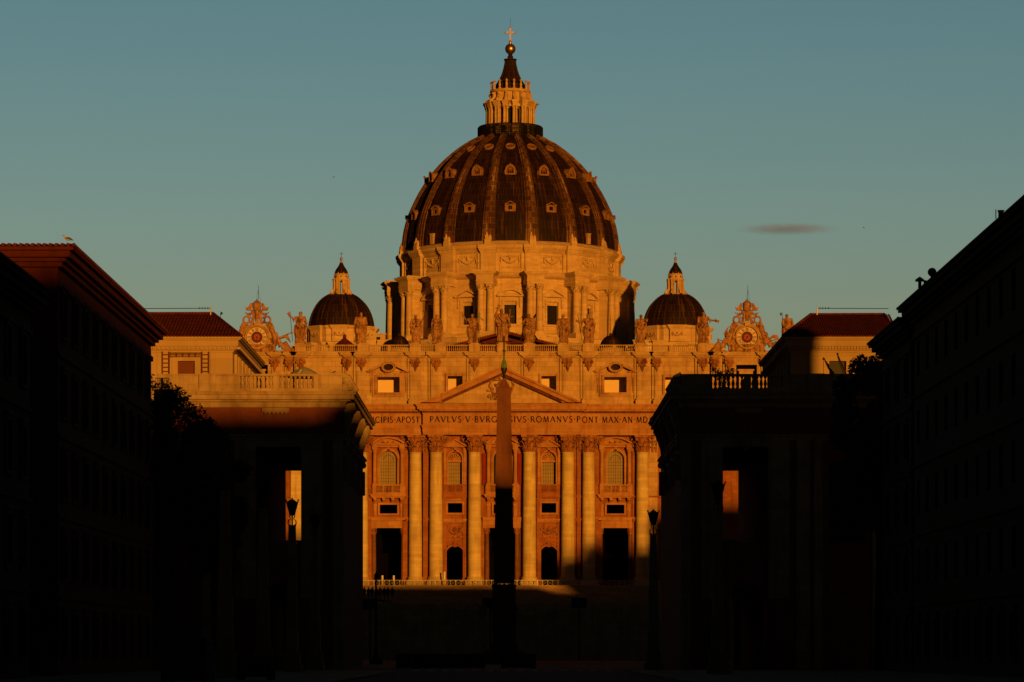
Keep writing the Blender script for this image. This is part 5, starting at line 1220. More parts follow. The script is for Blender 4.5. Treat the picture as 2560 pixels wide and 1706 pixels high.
# ================================================================== GATE BUILDINGS (left and right mirrored, not alike)
def gate(s):
    nm = 'left' if s < 0 else 'right'
    lab = 'gate building left of the church front, its balustraded top catching the sun' if s < 0 else 'gate building with balustrade lying wholly in shadow, right of the church front'
    X0, X1 = 16.2, (41.0 if s < 0 else 38.0); Y0, Y1 = 311.0, 352.0
    root = thing('gate_building', lab, 'building', (s*28, 331, -1.7))
    fx = lambda a: s*a
    op = (20.25, 24.6, 10.3, 19.55, 0)
    def W(mb, a, b, z0, z1, y0, y1, ops):
        A, B = sorted((fx(a), fx(b)))
        wall(mb, A, B, z0, z1, y0, y1, [(*sorted((fx(o[0]), fx(o[1]))), o[2], o[3], o[4]) for o in ops])
    low = [op, (20.9, 24.0, -1.7, 6.4, 1), (30.5, 34, 10.3, 18, 0)]
    g = MB(); W(g, X0, X1, -1.7, 24.2, Y0, Y0+1.5, low); W(g, X0, X1, -1.7, 24.2, Y1-1.5, Y1, [op, (20.9, 24.0, -1.7, 6.4, 1), (22.6, 23.3, 6.9, 7.6, 0)])
    for a, b in ((X0, X0+1.2), (X1-1.2, X1), (19.2, 20.25), (24.6, 25.6)):
        A, B = sorted((fx(a), fx(b))); g.box(A, B, Y0+1.5, Y1-1.5, -1.7, 24.2)
    A, B = sorted((fx(X0+1.2), fx(X1-1.2)))
    g.box(A, B, Y0+1.5, Y1-1.5, 19.6, 20.0); g.box(A, B, Y0+1.5, Y1-1.5, 9.9, 10.3); g.box(A, B, Y0+1.5, Y1-1.5, 23.9, 24.2)
    g.build('wall', 'brick', root)
    # stone trim
    g = MB(); A, B = sorted((fx(X0), fx(X1)))
    for h, p, z in ((.35, .25, 20.2), (.2, .4, 20.55), (.45, .18, 23.35), (.12, .35, 23.8), (.15, .7, 23.92), (.45, 1.05, 24.07), (.2, 1.25, 24.52), (.12, 1.35, 24.72)):
        g.box(A-p, B+p, Y0-p, Y1+p, z, z+h-.003)
    for a, b, z0, z1, p in ((18.9, 20.25, 5, 20.2, .3), (24.6, 25.95, 5, 20.2, .3), (20.25, 24.6, 19.55, 20.2, .3), (18.2, 18.9, 5, 20.2, .14), (25.95, 26.65, 5, 20.2, .14)):
        C, D_ = sorted((fx(a), fx(b))); g.box(C, D_, Y0-p, Y0+.02, z0, z1)
    for a, b in ((16.2, 17.2), (27.3, 28.6), (29.0, 29.8), (34.6, 35.4), (36.8, 37.9)):
        C, D_ = sorted((fx(a), fx(b))); g.box(C, D_, Y0-.22, Y0+.02, -1.7, 20.2)
    C, D_ = sorted((fx(21.4), fx(24.0))); g.box(C, D_, Y0-.3, Y0+.02, 22.9, 23.3)
    for i in range(6): g.ball((fx(21.7+i*.4), Y0-.25, 22.85), .16, 6)
    if s > 0: g.tube([(22.4, Y0-.5, 20.4), (22.4, Y0-.6, 19.7), (22.4, Y0-.4, 19.2)], [.5, .55, .2], 8)
    g.build('stone_trim', 'propy', root)
    g = MB(); C, D_ = sorted((fx(20.2), fx(26))); g.box(C, D_, Y0-.12, Y0+.02, 21.3, 22.9); C, D_ = sorted((fx(27.3), fx(34))); g.box(C, D_, Y0-.12, Y0+.02, 21.3, 23.1); g.build('frieze_panel', 'brick', root)
    for i in range(4):                                          # scrolled brackets under the side cornice
        y = Y0+2.2+i*10.5; xs = X0; g = MB()
        poly = [(fx(xs), 23.9), (fx(xs-1.0), 23.9), (fx(xs-1.05), 23.3), (fx(xs-.75), 22.4), (fx(xs-.4), 21.4), (fx(xs-.3), 20.2), (fx(xs-.45), 19.6), (fx(xs), 19.2)]
        g.prism(poly, y-.55, y+.55); g.ball((fx(xs-.7), y, 23.3), .5, 10, 1, 1.1, 1); g.ball((fx(xs-.35), y, 19.7), .36, 8, 1, 1.1, 1)
        g.box(*sorted((fx(xs), fx(xs-.55))), y-.45, y+.45, 16.5, 19.0)
        g.build('bracket', 'propy', root)
    # terrace parapet
    g = MB(); zb, zt = 24.85, 26.55; yf = Y0-.35
    def bx(a, b, y0, y1, z0, z1): g.box(*sorted((fx(a), fx(b))), y0, y1, z0, z1)
    bx(16.3, 34, yf-.15, yf+.75, zb, zb+.3); bx(16.2, 34, yf-.12, yf+.72, zt-.2, zt)
    bx(16.3, 18.9, yf, yf+.6, zb+.3, zt-.2); bx(22.3, 22.95, yf, yf+.6, zb+.3, zt-.2); bx(26.1, 28.7, yf, yf+.6, zb+.3, zt-.2)
    bx(28.7, 34, yf-.05, yf+.6, zb+.3, zt-.2); bx(28.4, 30.0, yf-.3, yf+.6, zb+.02, zt+.02)
    bx(19.05, 18.85, yf-.1, yf+.6, zb+.3, zt-.2)
    for a, b in ((18.9, 22.3), (22.95, 26.1)):
        n = 8
        for i in range(n): baluster(g, fx(a+(i+.5)*(b-a)/n), yf+.3, zb+.3, zt-.2, .17, 10)
    bx(16.3, 16.9, yf+.75, Y1, zb, zb+.3); bx(16.3, 16.9, yf+.75, Y1, zt-.2, zt); bx(34, X1, yf, yf+.6, zb, zt)
    for i in range(34): baluster(g, fx(16.6), yf+1.6+i*1.2, zb+.3, zt-.2, .17, 8)
    g.build('terrace_balustrade', 'propy', root, smooth=True)
    g = MB()                                                    # corner scroll ornament
    for dx, dz, r in ((15.9, 26.0, .5), (15.55, 25.4, .48), (15.15, 25.0, .38), (16.1, 25.2, .5)): g.ball((fx(dx), yf+.4, dz), r, 10)
    g.tube([(fx(16.3), yf+.3, 26.5), (fx(15.7), yf+.3, 26.2), (fx(15.3), yf+.3, 25.5), (fx(14.95), yf+.3, 24.9)], [.3, .3, .28, .3], 8)
    g.build('corner_scroll', 'propy', root)
    g = MB()                                                    # parapet in the back opening
    A, B = sorted((fx(20.25), fx(24.6))); g.box(A, B, Y1-.6, Y1-.2, 11.7, 11.95); g.box(A, B, Y1-.6, Y1-.2, 10.3, 10.5)
    for i in range(7): baluster(g, A+(i+.5)*(B-A)/7, Y1-.4, 10.5, 11.7, .2, 10)
    g.build('loggia_parapet', 'propy', root)
    g = MB(); 
    for a in (30.5,): g.box(*sorted((fx(a), fx(a+3.5))), Y0+.5, Y0+.6, 10.3, 18)
    g.build('window', 'glass', root)
    return root
gate(-1); gate(1)

# ================================================================== PALACES behind the terraces
def palace(s):
    lab = 'sunlit yellow palace with tiled hip roof and a brown shuttered window, above the left terrace' if s < 0 else 'mostly shaded yellow palace with tiled hip roof, above the right terrace'
    X0, X1, Y0, Y1 = 28.6, (42.5 if s < 0 else 38.6), 331.5, 361.0; fx = lambda a: s*a
    root = thing('palace', lab, 'building', (s*35, 345, 0))
    wc = 33.35
    g = MB(); A, B = sorted((fx(X0), fx(X1)))
    wall(g, A, B, 0, 31.2, Y0, Y0+1, [(fx(wc)-.87, fx(wc)+.87, 26.6, 29.65, 0)])
    g.box(A, B, Y1-1, Y1, 0, 31.2); C, D_ = sorted((fx(X0), fx(X0+1))); wall(g, Y0+1, Y1-1, 0, 31.2, C, D_, [(Y0+3+i*4.4, Y0+4.6+i*4.4, 26.4, 29.4, 0) for i in range(6)], ax='x')
    C, D_ = sorted((fx(X1-1), fx(X1))); g.box(C, D_, Y0+1, Y1-1, 0, 31.2); g.box(A+1, B-1, Y0+1, Y1-1, 30.2, 31.0)
    g.build('wall', 'stucco', root)
    g = MB()
    for h, p, z in ((.16, .12, 30.55), (.1, .3, 30.72), (.30, .45, 30.82), (.62, .62, 31.12), (.12, .85, 31.74), (.2, 1.0, 31.86)): g.box(A-p, B+p, Y0-p, Y1+p, z, z+h-.002)
    for i in range(34):
        x = A-.3+(B-A+.6)*i/33; g.box(x-.12, x+.12, Y0-.6, Y0-.42, 30.84, 31.1)
    for i in range(60):
        y = Y0+(Y1-Y0)*i/59; xs = fx(X0-.6); g.box(*sorted((fx(X0-.45), fx(X0-.8))), y-.12, y+.12, 30.84, 31.1)
    for a, b, z0, z1 in ((fx(wc)-1.45, fx(wc)-.87, 25.5, 30.1), (fx(wc)+.87, fx(wc)+1.45, 25.5, 30.1), (fx(wc)-.87, fx(wc)+.87, 29.65, 30.1)): g.box(a, b, Y0-.12, Y0+.02, z0, z1)
    for i in range(6):
        y0 = Y0+3+i*4.4; 
        for a, b in ((y0-1.0, y0-.3), (y0+1.9, y0+2.6)): g.box(*sorted((fx(X0), fx(X0-.3))), a, b, 24, 30.5)
    for xx in (-2.75, 2.75): g.box(fx(wc)+xx-.25, fx(wc)+xx+.25, Y0-.1, Y0+.02, 24, 30.5)
    g.build('cornice', 'stucco', root)
    g = MB(); g.box(fx(wc)-.87, fx(wc)+.87, Y0+.35, Y0+.42, 26.6, 29.65)
    for i in range(24): g.box(fx(wc)-.86, fx(wc)+.86, Y0+.31, Y0+.36, 26.7+i*.12, 26.75+i*.12)
    g.build('window_shutter', 'brown' if s < 0 else 'glass', root)
    g = MB(); g.box(*sorted((fx(X0+.5), fx(X0+.6))), Y0+2, Y1-2, 26, 28.8); g.build('window', 'glass', root)
    zr = 35.3 if s < 0 else 35.2; e = .95                         # hip roof
    rA, rB = A-e, B+e; ry0, ry1 = Y0-e, Y1+e; rx0, rx1 = (rA+ (0), rB); ins = 6.3
    if s < 0: P5 = (rA+1, 0); p1 = (rA+.5, Y0+ins+2, zr); p2 = (fx(X0+2.8), Y0+ins+2, zr)
    else: p1 = (fx(X0+2.8), Y0+ins+2, zr); p2 = (rB-.5, Y0+ins+2, zr)
    g = MB(); z0 = 32.07
    a_ = (rA, ry0, z0); b_ = (rB, ry0, z0); c_ = (rB, ry1, z0); d_ = (rA, ry1, z0)
    p3 = (p2[0], Y1-ins, zr); p4 = (p1[0], Y1-ins, zr)
    g.add([a_, b_, c_, d_, p1, p2, p3, p4], [(0, 1, 5, 4), (1, 2, 6, 5), (2, 3, 7, 6), (3, 0, 4, 7), (4, 5, 6, 7), (3, 2, 1, 0)])
    # rows of cover tiles on the front and inner side
    def rows(q0, q1, t0, t1, n):
        for i in range(n+1):
            f = i/n; a = Vector(q0).lerp(Vector(q1), f); b = Vector(t0).lerp(Vector(t1), f); 
            g.tube([a+Vector((0, -.05, .02)), b+Vector((0, 0, .06))], .10, 5)
    nrow = 46
    for i in range(nrow+1):
        x = rA+(rB-rA)*i/nrow
        if s < 0: f = min(1, (rB-x)/(rB-p2[0])) if x > p2[0] else 1
        else: f = min(1, (x-rA)/(p1[0]-rA)) if x < p1[0] else 1
        yy = ry0+(p1[1]-ry0)*f; zz = z0+(zr-z0)*f; g.tube([(x, ry0-.08, z0+.03), (x, yy, zz+.05)], .11, 5)
    n2 = 70; xi = rB if s < 0 else rA; xr = p2[0] if s < 0 else p1[0]
    for i in range(n2+1):
        y = ry0+(ry1-ry0)*i/n2; f = min(1, (y-ry0)/(p1[1]-ry0), (ry1-y)/(ry1-p3[1])); g.tube([(xi, y, z0+.03), (xi+(xr-xi)*f, y, z0+(zr-z0)*f+.05)], .11, 5)
    for q in ((b_ if s < 0 else a_, p2 if s < 0 else p1), (p1, p2), (a_ if s < 0 else b_, p1 if s < 0 else p2)): g.tube([Vector(q[0])+Vector((0, 0, .08)), Vector(q[1])+Vector((0, 0, .1))], .17, 6)
    g.build('roof', 'tile', root)
    return root
palace(-1); palace(1)
# aerials on the palace roofs
def aerial(s):
    x = s*31.6 if s < 0 else 32.0
    o = thing('roof_aerial', 'thin horizontal aerial on the ' + ('left' if s < 0 else 'right') + ' palace ridge', 'antenna', (x, 339.5, 35.2))
    g = MB(); g.tube([(x, 339.5, 35.1), (x, 339.5, 36.0)], .08, 5); g.build('mast', 'steel', o)
    g = MB(); e = x+s*7.5; g.tube([(x, 339.5, 35.9), (e, 339.5, 35.87)], .035, 4)
    for i in range(5): g.tube([(x+s*.3*i, 339.5, 35.8), (x+s*.3*i, 339.5, 36.05)], .03, 4)
    g.build('boom', 'iron', o)
aerial(-1); aerial(1)
# ladder-like frames beside the left palace window
fr = thing('plant_trellis', 'brown ladder-like trellis framing the shuttered window of the left palace', 'trellis', (-32.9, 331.2, 26.5))
g = MB(); xs = -33.35
for a in (-2.4, -1.7, 1.65, 2.35): g.box(xs+a-.05, xs+a+.05, 331.1, 331.2, 25.0, 30.6)
for a0, a1 in ((-2.4, -1.7), (1.65, 2.35)):
    for i in range(13): g.box(xs+a0, xs+a1, 331.12, 331.18, 25.1+i*.43, 25.17+i*.43)
g.build('ladder_frame', 'brown', fr)
g = MB()
for z in (30.08, 30.28, 30.45): g.box(xs-1.7, xs+1.65, 331.12, 331.19, z-.035, z+.035)
for i in range(6): g.box(xs-1.65+i*.65, xs-1.58+i*.65, 331.12, 331.18, 30.05, 30.48)
g.build('top_frame', 'brown', fr)
# drooping flag on the right palace
fl = thing('flagpole', 'dark furled flag on a slanting pole against the right palace wall', 'flag', (34.6, 331.0, 25.6))
g = MB(); g.tube([(35.6, 331.3, 25.0), (33.0, 328.0, 30.0)], [.09, .05], 6); g.ball((32.98, 327.95, 30.05), .12, 8); g.build('pole', 'iron', fl)
g = MB(); g.add([(33.05, 328.1, 29.9), (33.3, 328.4, 29.1), (34.0, 329.2, 27.6), (34.9, 330.2, 26.0), (35.3, 330.8, 25.2), (35.35, 331.0, 25.6), (34.6, 330.0, 27.2), (33.7, 329.0, 28.9)], [(0, 1, 2, 3, 4, 5, 6, 7)])
me = g.build('flag_cloth', 'flag', fl, fix=False); md = me.modifiers.new('t', 'SOLIDIFY'); md.thickness = .12

# ================================================================== terrace furniture and birds
um = thing('parasol', 'open grey canvas parasol on the left terrace behind the balustrade', 'parasol', (-21.3, 322, 24.9))
g = MB(); g.lathe([(1.85, 27.15), (1.83, 27.22), (1.1, 27.75), (.4, 28.1), (0, 28.25)], -20.7, 322, 8); g.build('canopy', 'canvas', um)
g = MB(); g.tube([(-20.7, 322, 24.9), (-20.7, 322, 28.4)], .05, 6); g.ball((-20.7, 322, 28.4), .09, 6); g.build('pole', 'steel', um)
def gull(x, y, z, rz, label, s=1.0):
    r = thing('seagull', label, 'bird', (x, y, z), 'seagulls', rz)
    b = MB(); b.tube([(-.24, 0, .16), (-.12, 0, .19), (.04, 0, .22), (.13, 0, .28), (.17, 0, .36), (.19, 0, .41)], [.03, .085, .095, .06, .045, .04], 10); b.ball((.20, 0, .415), .052, 10)
    for sy in (-1, 1): b.tube([(.0, sy*.03, .14), (.01, sy*.03, 0)], .010, 5); b.tube([(.01, sy*.03, .006), (.06, sy*.03, .005)], .012, 4)
    b.v = [tuple(Vector(p)*s) for p in b.v]; local(b).build('body', 'gull', r, smooth='all')
    w = MB()
    for sy in (-1, 1): w.tube([(.08, sy*.075, .26), (-.12, sy*.09, .23), (-.34, sy*.03, .13)], [.04, .065, .012], 7)
    w.v = [tuple(Vector(p)*s) for p in w.v]; local(w).build('wing', 'gullwing', r)
    k = MB(); k.tube([(.24, 0, .41), (.31, 0, .395)], [.016, .006], 5); k.v = [tuple(Vector(p)*s) for p in k.v]; local(k).build('beak', 'gold', r)
gull(-27.55, 200.6, 25.28, pi, 'seagull standing on the corner of the dark tiled roof at far left', 1.1)
gull(-20.5, 311.3, 26.55, 0, 'white seagull on the left terrace rail in front of the parasol', 1.15)
gull(-17.0, 311.3, 26.55, .3, 'seagull leaning forward near the end of the left terrace rail', 1.05)
gull(F(-14.0), 604.5, 57.1, pi, 'tiny white seagull on the church parapet left of the hooded statue', 1.6)
def flyer(x, y, z, label):
    r = thing('flying_bird', label, 'bird', (x, y, z), 'birds in the sky')
    b = MB(); b.ball((0, 0, 0), .25, 8, 1.8, .7, .7); SC = .45; b.tube([(0, 0, .05), (-.3, .5, .35), (-.5, 1.0, .2)], [.12, .1, .02], 5); b.tube([(0, 0, .05), (-.3, -.5, .4), (-.5, -1.0, .25)], [.12, .1, .02], 5)
    b.v = [tuple(Vector(p_)*SC) for p_ in b.v]; local(b).build('bird', 'gullwing', r)
flyer(5.9, 720, 121.4, 'dark bird flying just right of the great lantern')
flyer(-44.0, 800, 117, 'dark speck of a bird in the sky left of the dome, high up')
flyer(87, 800, 104.5, 'distant bird in the empty sky towards the right edge')
# potted shrub on the right terrace
def leaves(mb, c, rad, n, size, rnd, sq=(1, 1, 1)):
    for _ in range(n):
        d = Vector((rnd.gauss(0, 1), rnd.gauss(0, 1), rnd.gauss(0, 1))).normalized()*(rnd.random()**.45)
        p = Vector(c) + Vector((d.x*rad*sq[0], d.y*rad*sq[1], d.z*rad*sq[2]))
        a = Vector((rnd.gauss(0, 1), rnd.gauss(0, 1), rnd.gauss(0, 1))).normalized(); b = a.cross(Vector((rnd.gauss(0, 1), rnd.gauss(0, 1), rnd.gauss(0, 1)))).normalized()
        s_ = size*rnd.uniform(.6, 1.4); mb.add([tuple(p-a*s_), tuple(p+b*s_*.45), tuple(p+a*s_), tuple(p-b*s_*.45)], [(0, 1, 2, 3)])
rnd = random.Random(77)
ps = thing('potted_shrub', 'small leafy potted shrub behind the right terrace balustrade', 'plant', (20.6, 316, 24.9))
g = MB(); g.lathe([(.35, 24.9), (.5, 25.6), (.55, 25.7), (.4, 25.7)], 20.6, 316, 12); g.build('pot', 'tile', ps)
g = MB()
for dx, dz, r in ((-.9, 27.4, .35), (-.45, 27.1, .4), (0, 26.9, .5), (.5, 27.2, .35), (.9, 27.3, .3), (.3, 26.6, .4), (-.5, 26.7, .4)): leaves(g, (20.6+dx, 316, dz), r, 60, .12, rnd)
for dx in (-.8, -.3, .3, .8): g.tube([(20.6, 316, 25.6), (20.6+dx*.6, 316, 26.5), (20.6+dx, 316, 27.2)], .04, 4)
g.build('foliage', 'leaf', ps, fix=False)

# ================================================================== STREET BUILDINGS
def street_block(name, label, s, X0, X1, Y0, Y1, zt, mw, floors=5, tiles=True, pitch=.06, upper=None, cat_='building'):
    root = thing(name, label, cat_, (s*(X0+X1)/2, (Y0+Y1)/2, -1.7)); fx = lambda a: s*a
    A, B = sorted((fx(X0), fx(X1))); x_in = fx(X0)
    nwin = max(2, int((Y1-Y0)/5)); ops = []; fh = (zt-1.5+1.7)/floors
    for f in range(floors):
        for i in range(nwin):
            y = Y0+(i+.5)*(Y1-Y0)/nwin; z = -1.7+f*fh+fh*.28; ops.append((y-.75, y+.75, z, z+fh*.5, 0))
    g = MB(); C, D_ = sorted((fx(X0), fx(X0+.8)))
    # one slab per floor keeps the openings independent
    for f in range(floors):
        wall(g, Y0, Y1, -1.7+f*fh, -1.7+(f+1)*fh, C, D_, [o for o in ops if -1.7+f*fh <= o[2] < -1.7+(f+1)*fh], ax='x')
    fw = max(1, int((X1-X0)/5)); fo = []
    for f in range(floors): 
        q = [(A+(i+.5)*(B-A)/fw-.7, A+(i+.5)*(B-A)/fw+.7, -1.7+f*fh+fh*.28, -1.7+f*fh+fh*.78, 0) for i in range(fw)]; fo += q
        A2, B2 = (A, B-.8) if s < 0 else (A+.8, B)
        wall(g, A2, B2, -1.7+f*fh, -1.7+(f+1)*fh, Y0, Y0+.8, q)
    g.box(A, B, Y1-.8, Y1, -1.7, zt-1.5) if 0 else g.box(*( (A, B-.81) if s < 0 else (A+.81, B)), Y1-.8, Y1, -1.7, zt-1.5)
    g.box(*sorted((fx(X0+1.6), fx(X1))), Y0+1.7, Y1-1.7, -1.7, zt-1.6)
    g.box(A+.01, B-.01, Y0+.01, Y1-.01, zt-1.5, zt-1.2)
    g.build('wall', mw, root)
    g = MB()
    for h, p, z in ((.35, .15, zt-2.4), (.3, .3, zt-1.2), (.25, .55, zt-.9), (.4, .85, zt-.65), (.22, 1.1, zt-.25)): g.box(A-p, B+p, Y0-p, Y1+p, z, z+h-.003)
    for f in range(1, floors):
        g.box(A-.14, B+.14, Y0-.14, Y1+.14, -1.7+f*fh-.15, -1.7+f*fh+.1)
    g.build('cornice', mw, root)
    wn_ = 0
    gl = MB(); tr = []
    for f in range(floors):
        z0 = -1.7+f*fh+fh*.28; z1 = z0+fh*.5
        for i in range(nwin):
            y = Y0+(i+.5)*(Y1-Y0)/nwin
            if wn_ < 60:
                w = MB()
                xo = fx(X0-.12)
                for a, b, c, d in ((y-1.0, y-.75, z0-.2, z1+.25), (y+.75, y+1.0, z0-.2, z1+.25), (y-.75, y+.75, z1, z1+.25), (y-1.1, y+1.1, z0-.4, z0-.2)): w.box(*sorted((xo, fx(X0)+s*.02)), a, b, c, d)
                w.box(*sorted((fx(X0-.2), fx(X0))), y-1.15, y+1.15, z1+.25, z1+.45)
                w.box(*sorted((fx(X0+.4), fx(X0+.5))), y-.75, y+.75, z0, z1); w.build('window', 'wood', root); wn_ += 1
        for i in range(fw):
            x = A+(i+.5)*(B-A)/fw; gl.box(x-.7, x+.7, Y0+.4, Y0+.5, z0, z1)
    gl.build('front_glazing', 'glass', root)
    if tiles:
        r = MB(); ov = 1.15; cxm = (A+B)/2; hw_ = (B-A)/2+ov; zr = zt+hw_*pitch
        r.add([(A-ov, Y0-ov, zt), (B+ov, Y0-ov, zt), (B+ov, Y1+ov, zt), (A-ov, Y1+ov, zt), (cxm, Y0+hw_, zr), (cxm, max(Y0+hw_+.1, Y1-hw_), zr)], [(0, 1, 4), (1, 2, 5, 4), (2, 3, 5), (3, 0, 4, 5), (3, 2, 1, 0)])
        n = int((B-A+2*ov)/.36)
        for i in range(n+1):
            x = A-ov+(B-A+2*ov)*i/n; f = min(1, (x-(A-ov))/hw_, ((B+ov)-x)/hw_)*.95
            r.tube([(x, Y0-ov-.05, zt+.05), (x, Y0-ov+f*hw_, zt+.06+f*hw_*pitch)], .125, 6)
        n = int((Y1-Y0+2*ov)/.42); xi = x_in-s*ov
        for i in range(n+1):
            y = Y0-ov+(Y1-Y0+2*ov)*i/n; f = min(1, (y-(Y0-ov))/hw_, ((Y1+ov)-y)/hw_)*.95
            r.tube([(xi-s*.05, y, zt+.05), (xi+s*f*hw_, y, zt+.06+f*hw_*pitch)], .12, 5)
        r.build('roof', 'tile', root)
    if upper:
        ux0, ux1, uz = upper; r = MB(); r.box(*sorted((fx(ux0), fx(ux1))), Y0+1, Y1-.5, zt, uz); r.build('added_shade_storey', mw, root)
    return root
street_block('street_building', 'dark red street building with tiled eaves at the left, a gull on its corner', -1, 28.2, 46, 201.0, 253.0, 25.0, 'red')
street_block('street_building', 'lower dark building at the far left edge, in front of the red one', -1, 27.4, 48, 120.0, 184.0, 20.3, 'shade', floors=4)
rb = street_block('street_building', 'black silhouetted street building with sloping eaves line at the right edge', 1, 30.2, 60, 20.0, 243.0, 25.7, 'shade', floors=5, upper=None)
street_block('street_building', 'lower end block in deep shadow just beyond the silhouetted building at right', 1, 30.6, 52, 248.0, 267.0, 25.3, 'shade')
up = MB(); up.box(41, 60, -190, 20, -1.7, 36.6); up.box(41.01, 59.99, 82, 118, 25.7, 33.7); up.box(41, 60, 20, 82, 20, 35.6); up.box(41, 60, 118, 130, 25.7, 34.6); up.box(41.01, 59.99, 130, 200, 25.7, 31.6); up.box(55.8, 58.2, 236, 242.9, 30.8, 38.5); up.box(44, 52, 200.01, 242.9, 25.7, 32.0); up.box(52, 60, 200.01, 242.9, 25.7, 30.8)
up.box(30.2, 41, -190, 19.9, -1.7, 25.7)
up.build('added_shade_storey', 'brick', rb)  # unseen blocks added above and behind, stepped for the shadows they cast
def small(name, label, cat_, x, y, z, fn, m):
    q = MB(); fn(q, x, y, z); o = q.build(name, m, None, org=(x, y, z)); tag(o, label, cat_); return o
small('chimney', 'tiny orange-lit chimney on the eaves of the silhouetted right building', 'chimney', 29.15, 193, 25.75, lambda q, x, y, z: (q.box(x-.14, x+.14, y-.14, y+.14, z, z+.42), q.box(x-.18, x+.18, y-.18, y+.18, z+.42, z+.5), q.tube([(x-.3, y, z), (x-.3, y, z+.55)], .03, 5)), 'trav')
small('roof_vent', 'small hooded vent on the black roof slope at right', 'vent', 29.1, 231, 25.85, lambda q, x, y, z: (q.lathe([(.12, z), (.12, z+.5), (.35, z+.5), (.3, z+.65), (0, z+.85)], x, y, 8), q.ball((x+.4, y, z+.45), .15, 6)), 'iron')
small('roof_ball_vent', 'round dark vent on the black roof slope, right of the hooded one', 'vent', 29.2, 225, 25.85, lambda q, x, y, z: (q.tube([(x, y, z), (x, y, z+.3)], .12, 6), q.ball((x, y, z+.45), .32, 10)), 'iron')
# stepped blocks added out of frame at right, to shade the church front's foot
cp_ = thing('added_shade_block', 'plain stepped blocks added outside the picture to shade the church front', 'building', (115, 345, -1.7))
g = MB(); g.box(91, 110.5, 325, 365, -1.7, 32.0); g.box(110.5, 150, 325, 365, -1.7, 40); g.box(46, 75, 325, 365, -1.7, 24.9); g.box(75, 91, 325, 365, -1.7, 23.6); g.build('wall', 'brick', cp_)
g = MB(); g.box(110.2, 151, 324, 366, 40, 40.4); g.build('roof', 'tile', cp_)  # top slab of the added shade block
# --- trees
def tree(label, x, y, z0, top, rad, n, seed, clumps, sq=(1, 1, 1), size=.22):
    rnd = random.Random(seed); r = thing('tree', label, 'tree', (x, y, z0))
    t = MB(); t.tube([(x, y, z0), (x+.2, y, z0+(top-z0)*.35), (x-.1, y, z0+(top-z0)*.6)], [.5, .38, .2], 8)
    for k in range(6):
        a = rnd.uniform(0, 6.28); t.tube([(x, y, z0+(top-z0)*.35), (x+cos(a)*rad*.6, y+sin(a)*rad*.6, z0+(top-z0)*.75)], [.2, .05], 5)
    t.build('trunk', 'bark', r)
    c = MB()
    for k in range(clumps):
        a = rnd.uniform(0, 6.28); q = rnd.random()**.5*rad; zz = top-rad*.5-rnd.random()*(top-z0)*.5
        f = 1-.5*((zz-(top-rad*.5-(top-z0)*.25))/((top-z0)*.5))**2
        leaves(c, (x+cos(a)*q*sq[0]*f, y+sin(a)*q*sq[1]*f, zz), rad*.38, n, size, rnd)
    c.build('crown', 'leaf', r, fix=False)
def slope_tree():
    rnd = random.Random(12); r = thing('tree', 'dark bushy tree sloping down from the left street building towards the gate building', 'tree', (-28.5, 268, -1.7))
    t = MB(); t.tube([(-28.5, 268, -1.7), (-28.3, 268, 8), (-28.8, 268, 16)], [.5, .4, .2], 8)
    for xx, zz in ((-30, 21.5), (-28.5, 20.5), (-27, 19.5), (-25.6, 18)): t.tube([(-28.3, 268, 8), ((xx-28.3)/2, 268, (zz+8)/2), (xx, 268, zz)], [.25, .16, .05], 5)
    t.build('trunk', 'bark', r)
    c = MB(); line = [(-31.5, 23.9), (-30, 23.2), (-27.8, 21.9), (-26.2, 20.4), (-24.8, 19.3), (-23.8, 17.8)]
    for i in range(len(line)-1):
        for k in range(22):
            f = rnd.random(); x = line[i][0]+(line[i+1][0]-line[i][0])*f; z = line[i][1]+(line[i+1][1]-line[i][1])*f
            rr = rnd.uniform(.6, 1.0); d = (k/22)**1.2*9; leaves(c, (x+rnd.uniform(-.2, .2)*d, 268+rnd.uniform(-1.8, 1.8), z-rr*.85-d), rr, 190, .15, rnd)
    c.build('crown', 'leaf', r, fix=False)
slope_tree()
tree('smaller dark tree in front of the left gate building wall', -25.6, 280, -1.7, 18.6, 2.6, 400, 6, 30)
tree('dark leafy tree in deep shadow beside the right gate building', 31.6, 279, -1.7, 26.0, 3.3, 500, 8, 50, (1, 1, 1))
for q_ in ((87.5, 32.0, 2.6, 'lowest and nearest the avenue'), (93.5, 35.6, 3.2, 'tallest of the three'), (101.5, 34.0, 3.0, 'furthest from the avenue')):
    tree('tree outside the picture shading the church front, ' + q_[3], q_[0], 350, -1.7, q_[1], q_[2], 150, int(q_[0]), 36, size=.4)
# terrace rail beyond the left street building
small('terrace_rail', 'little dark railing beside the left palace, just past the street building', 'railing', -30.3, 275, 22.2, lambda q, x, y, z: ([q.tube([(x+i*.16, y, z), (x+i*.16, y, z+.95)], .02, 4) for i in range(8)], q.tube([(x, y, z+.95), (x+1.15, y, z+.95)], .03, 4), q.box(x-.1, x+1.3, y-.2, y+.2, -1.7, z)), 'iron')

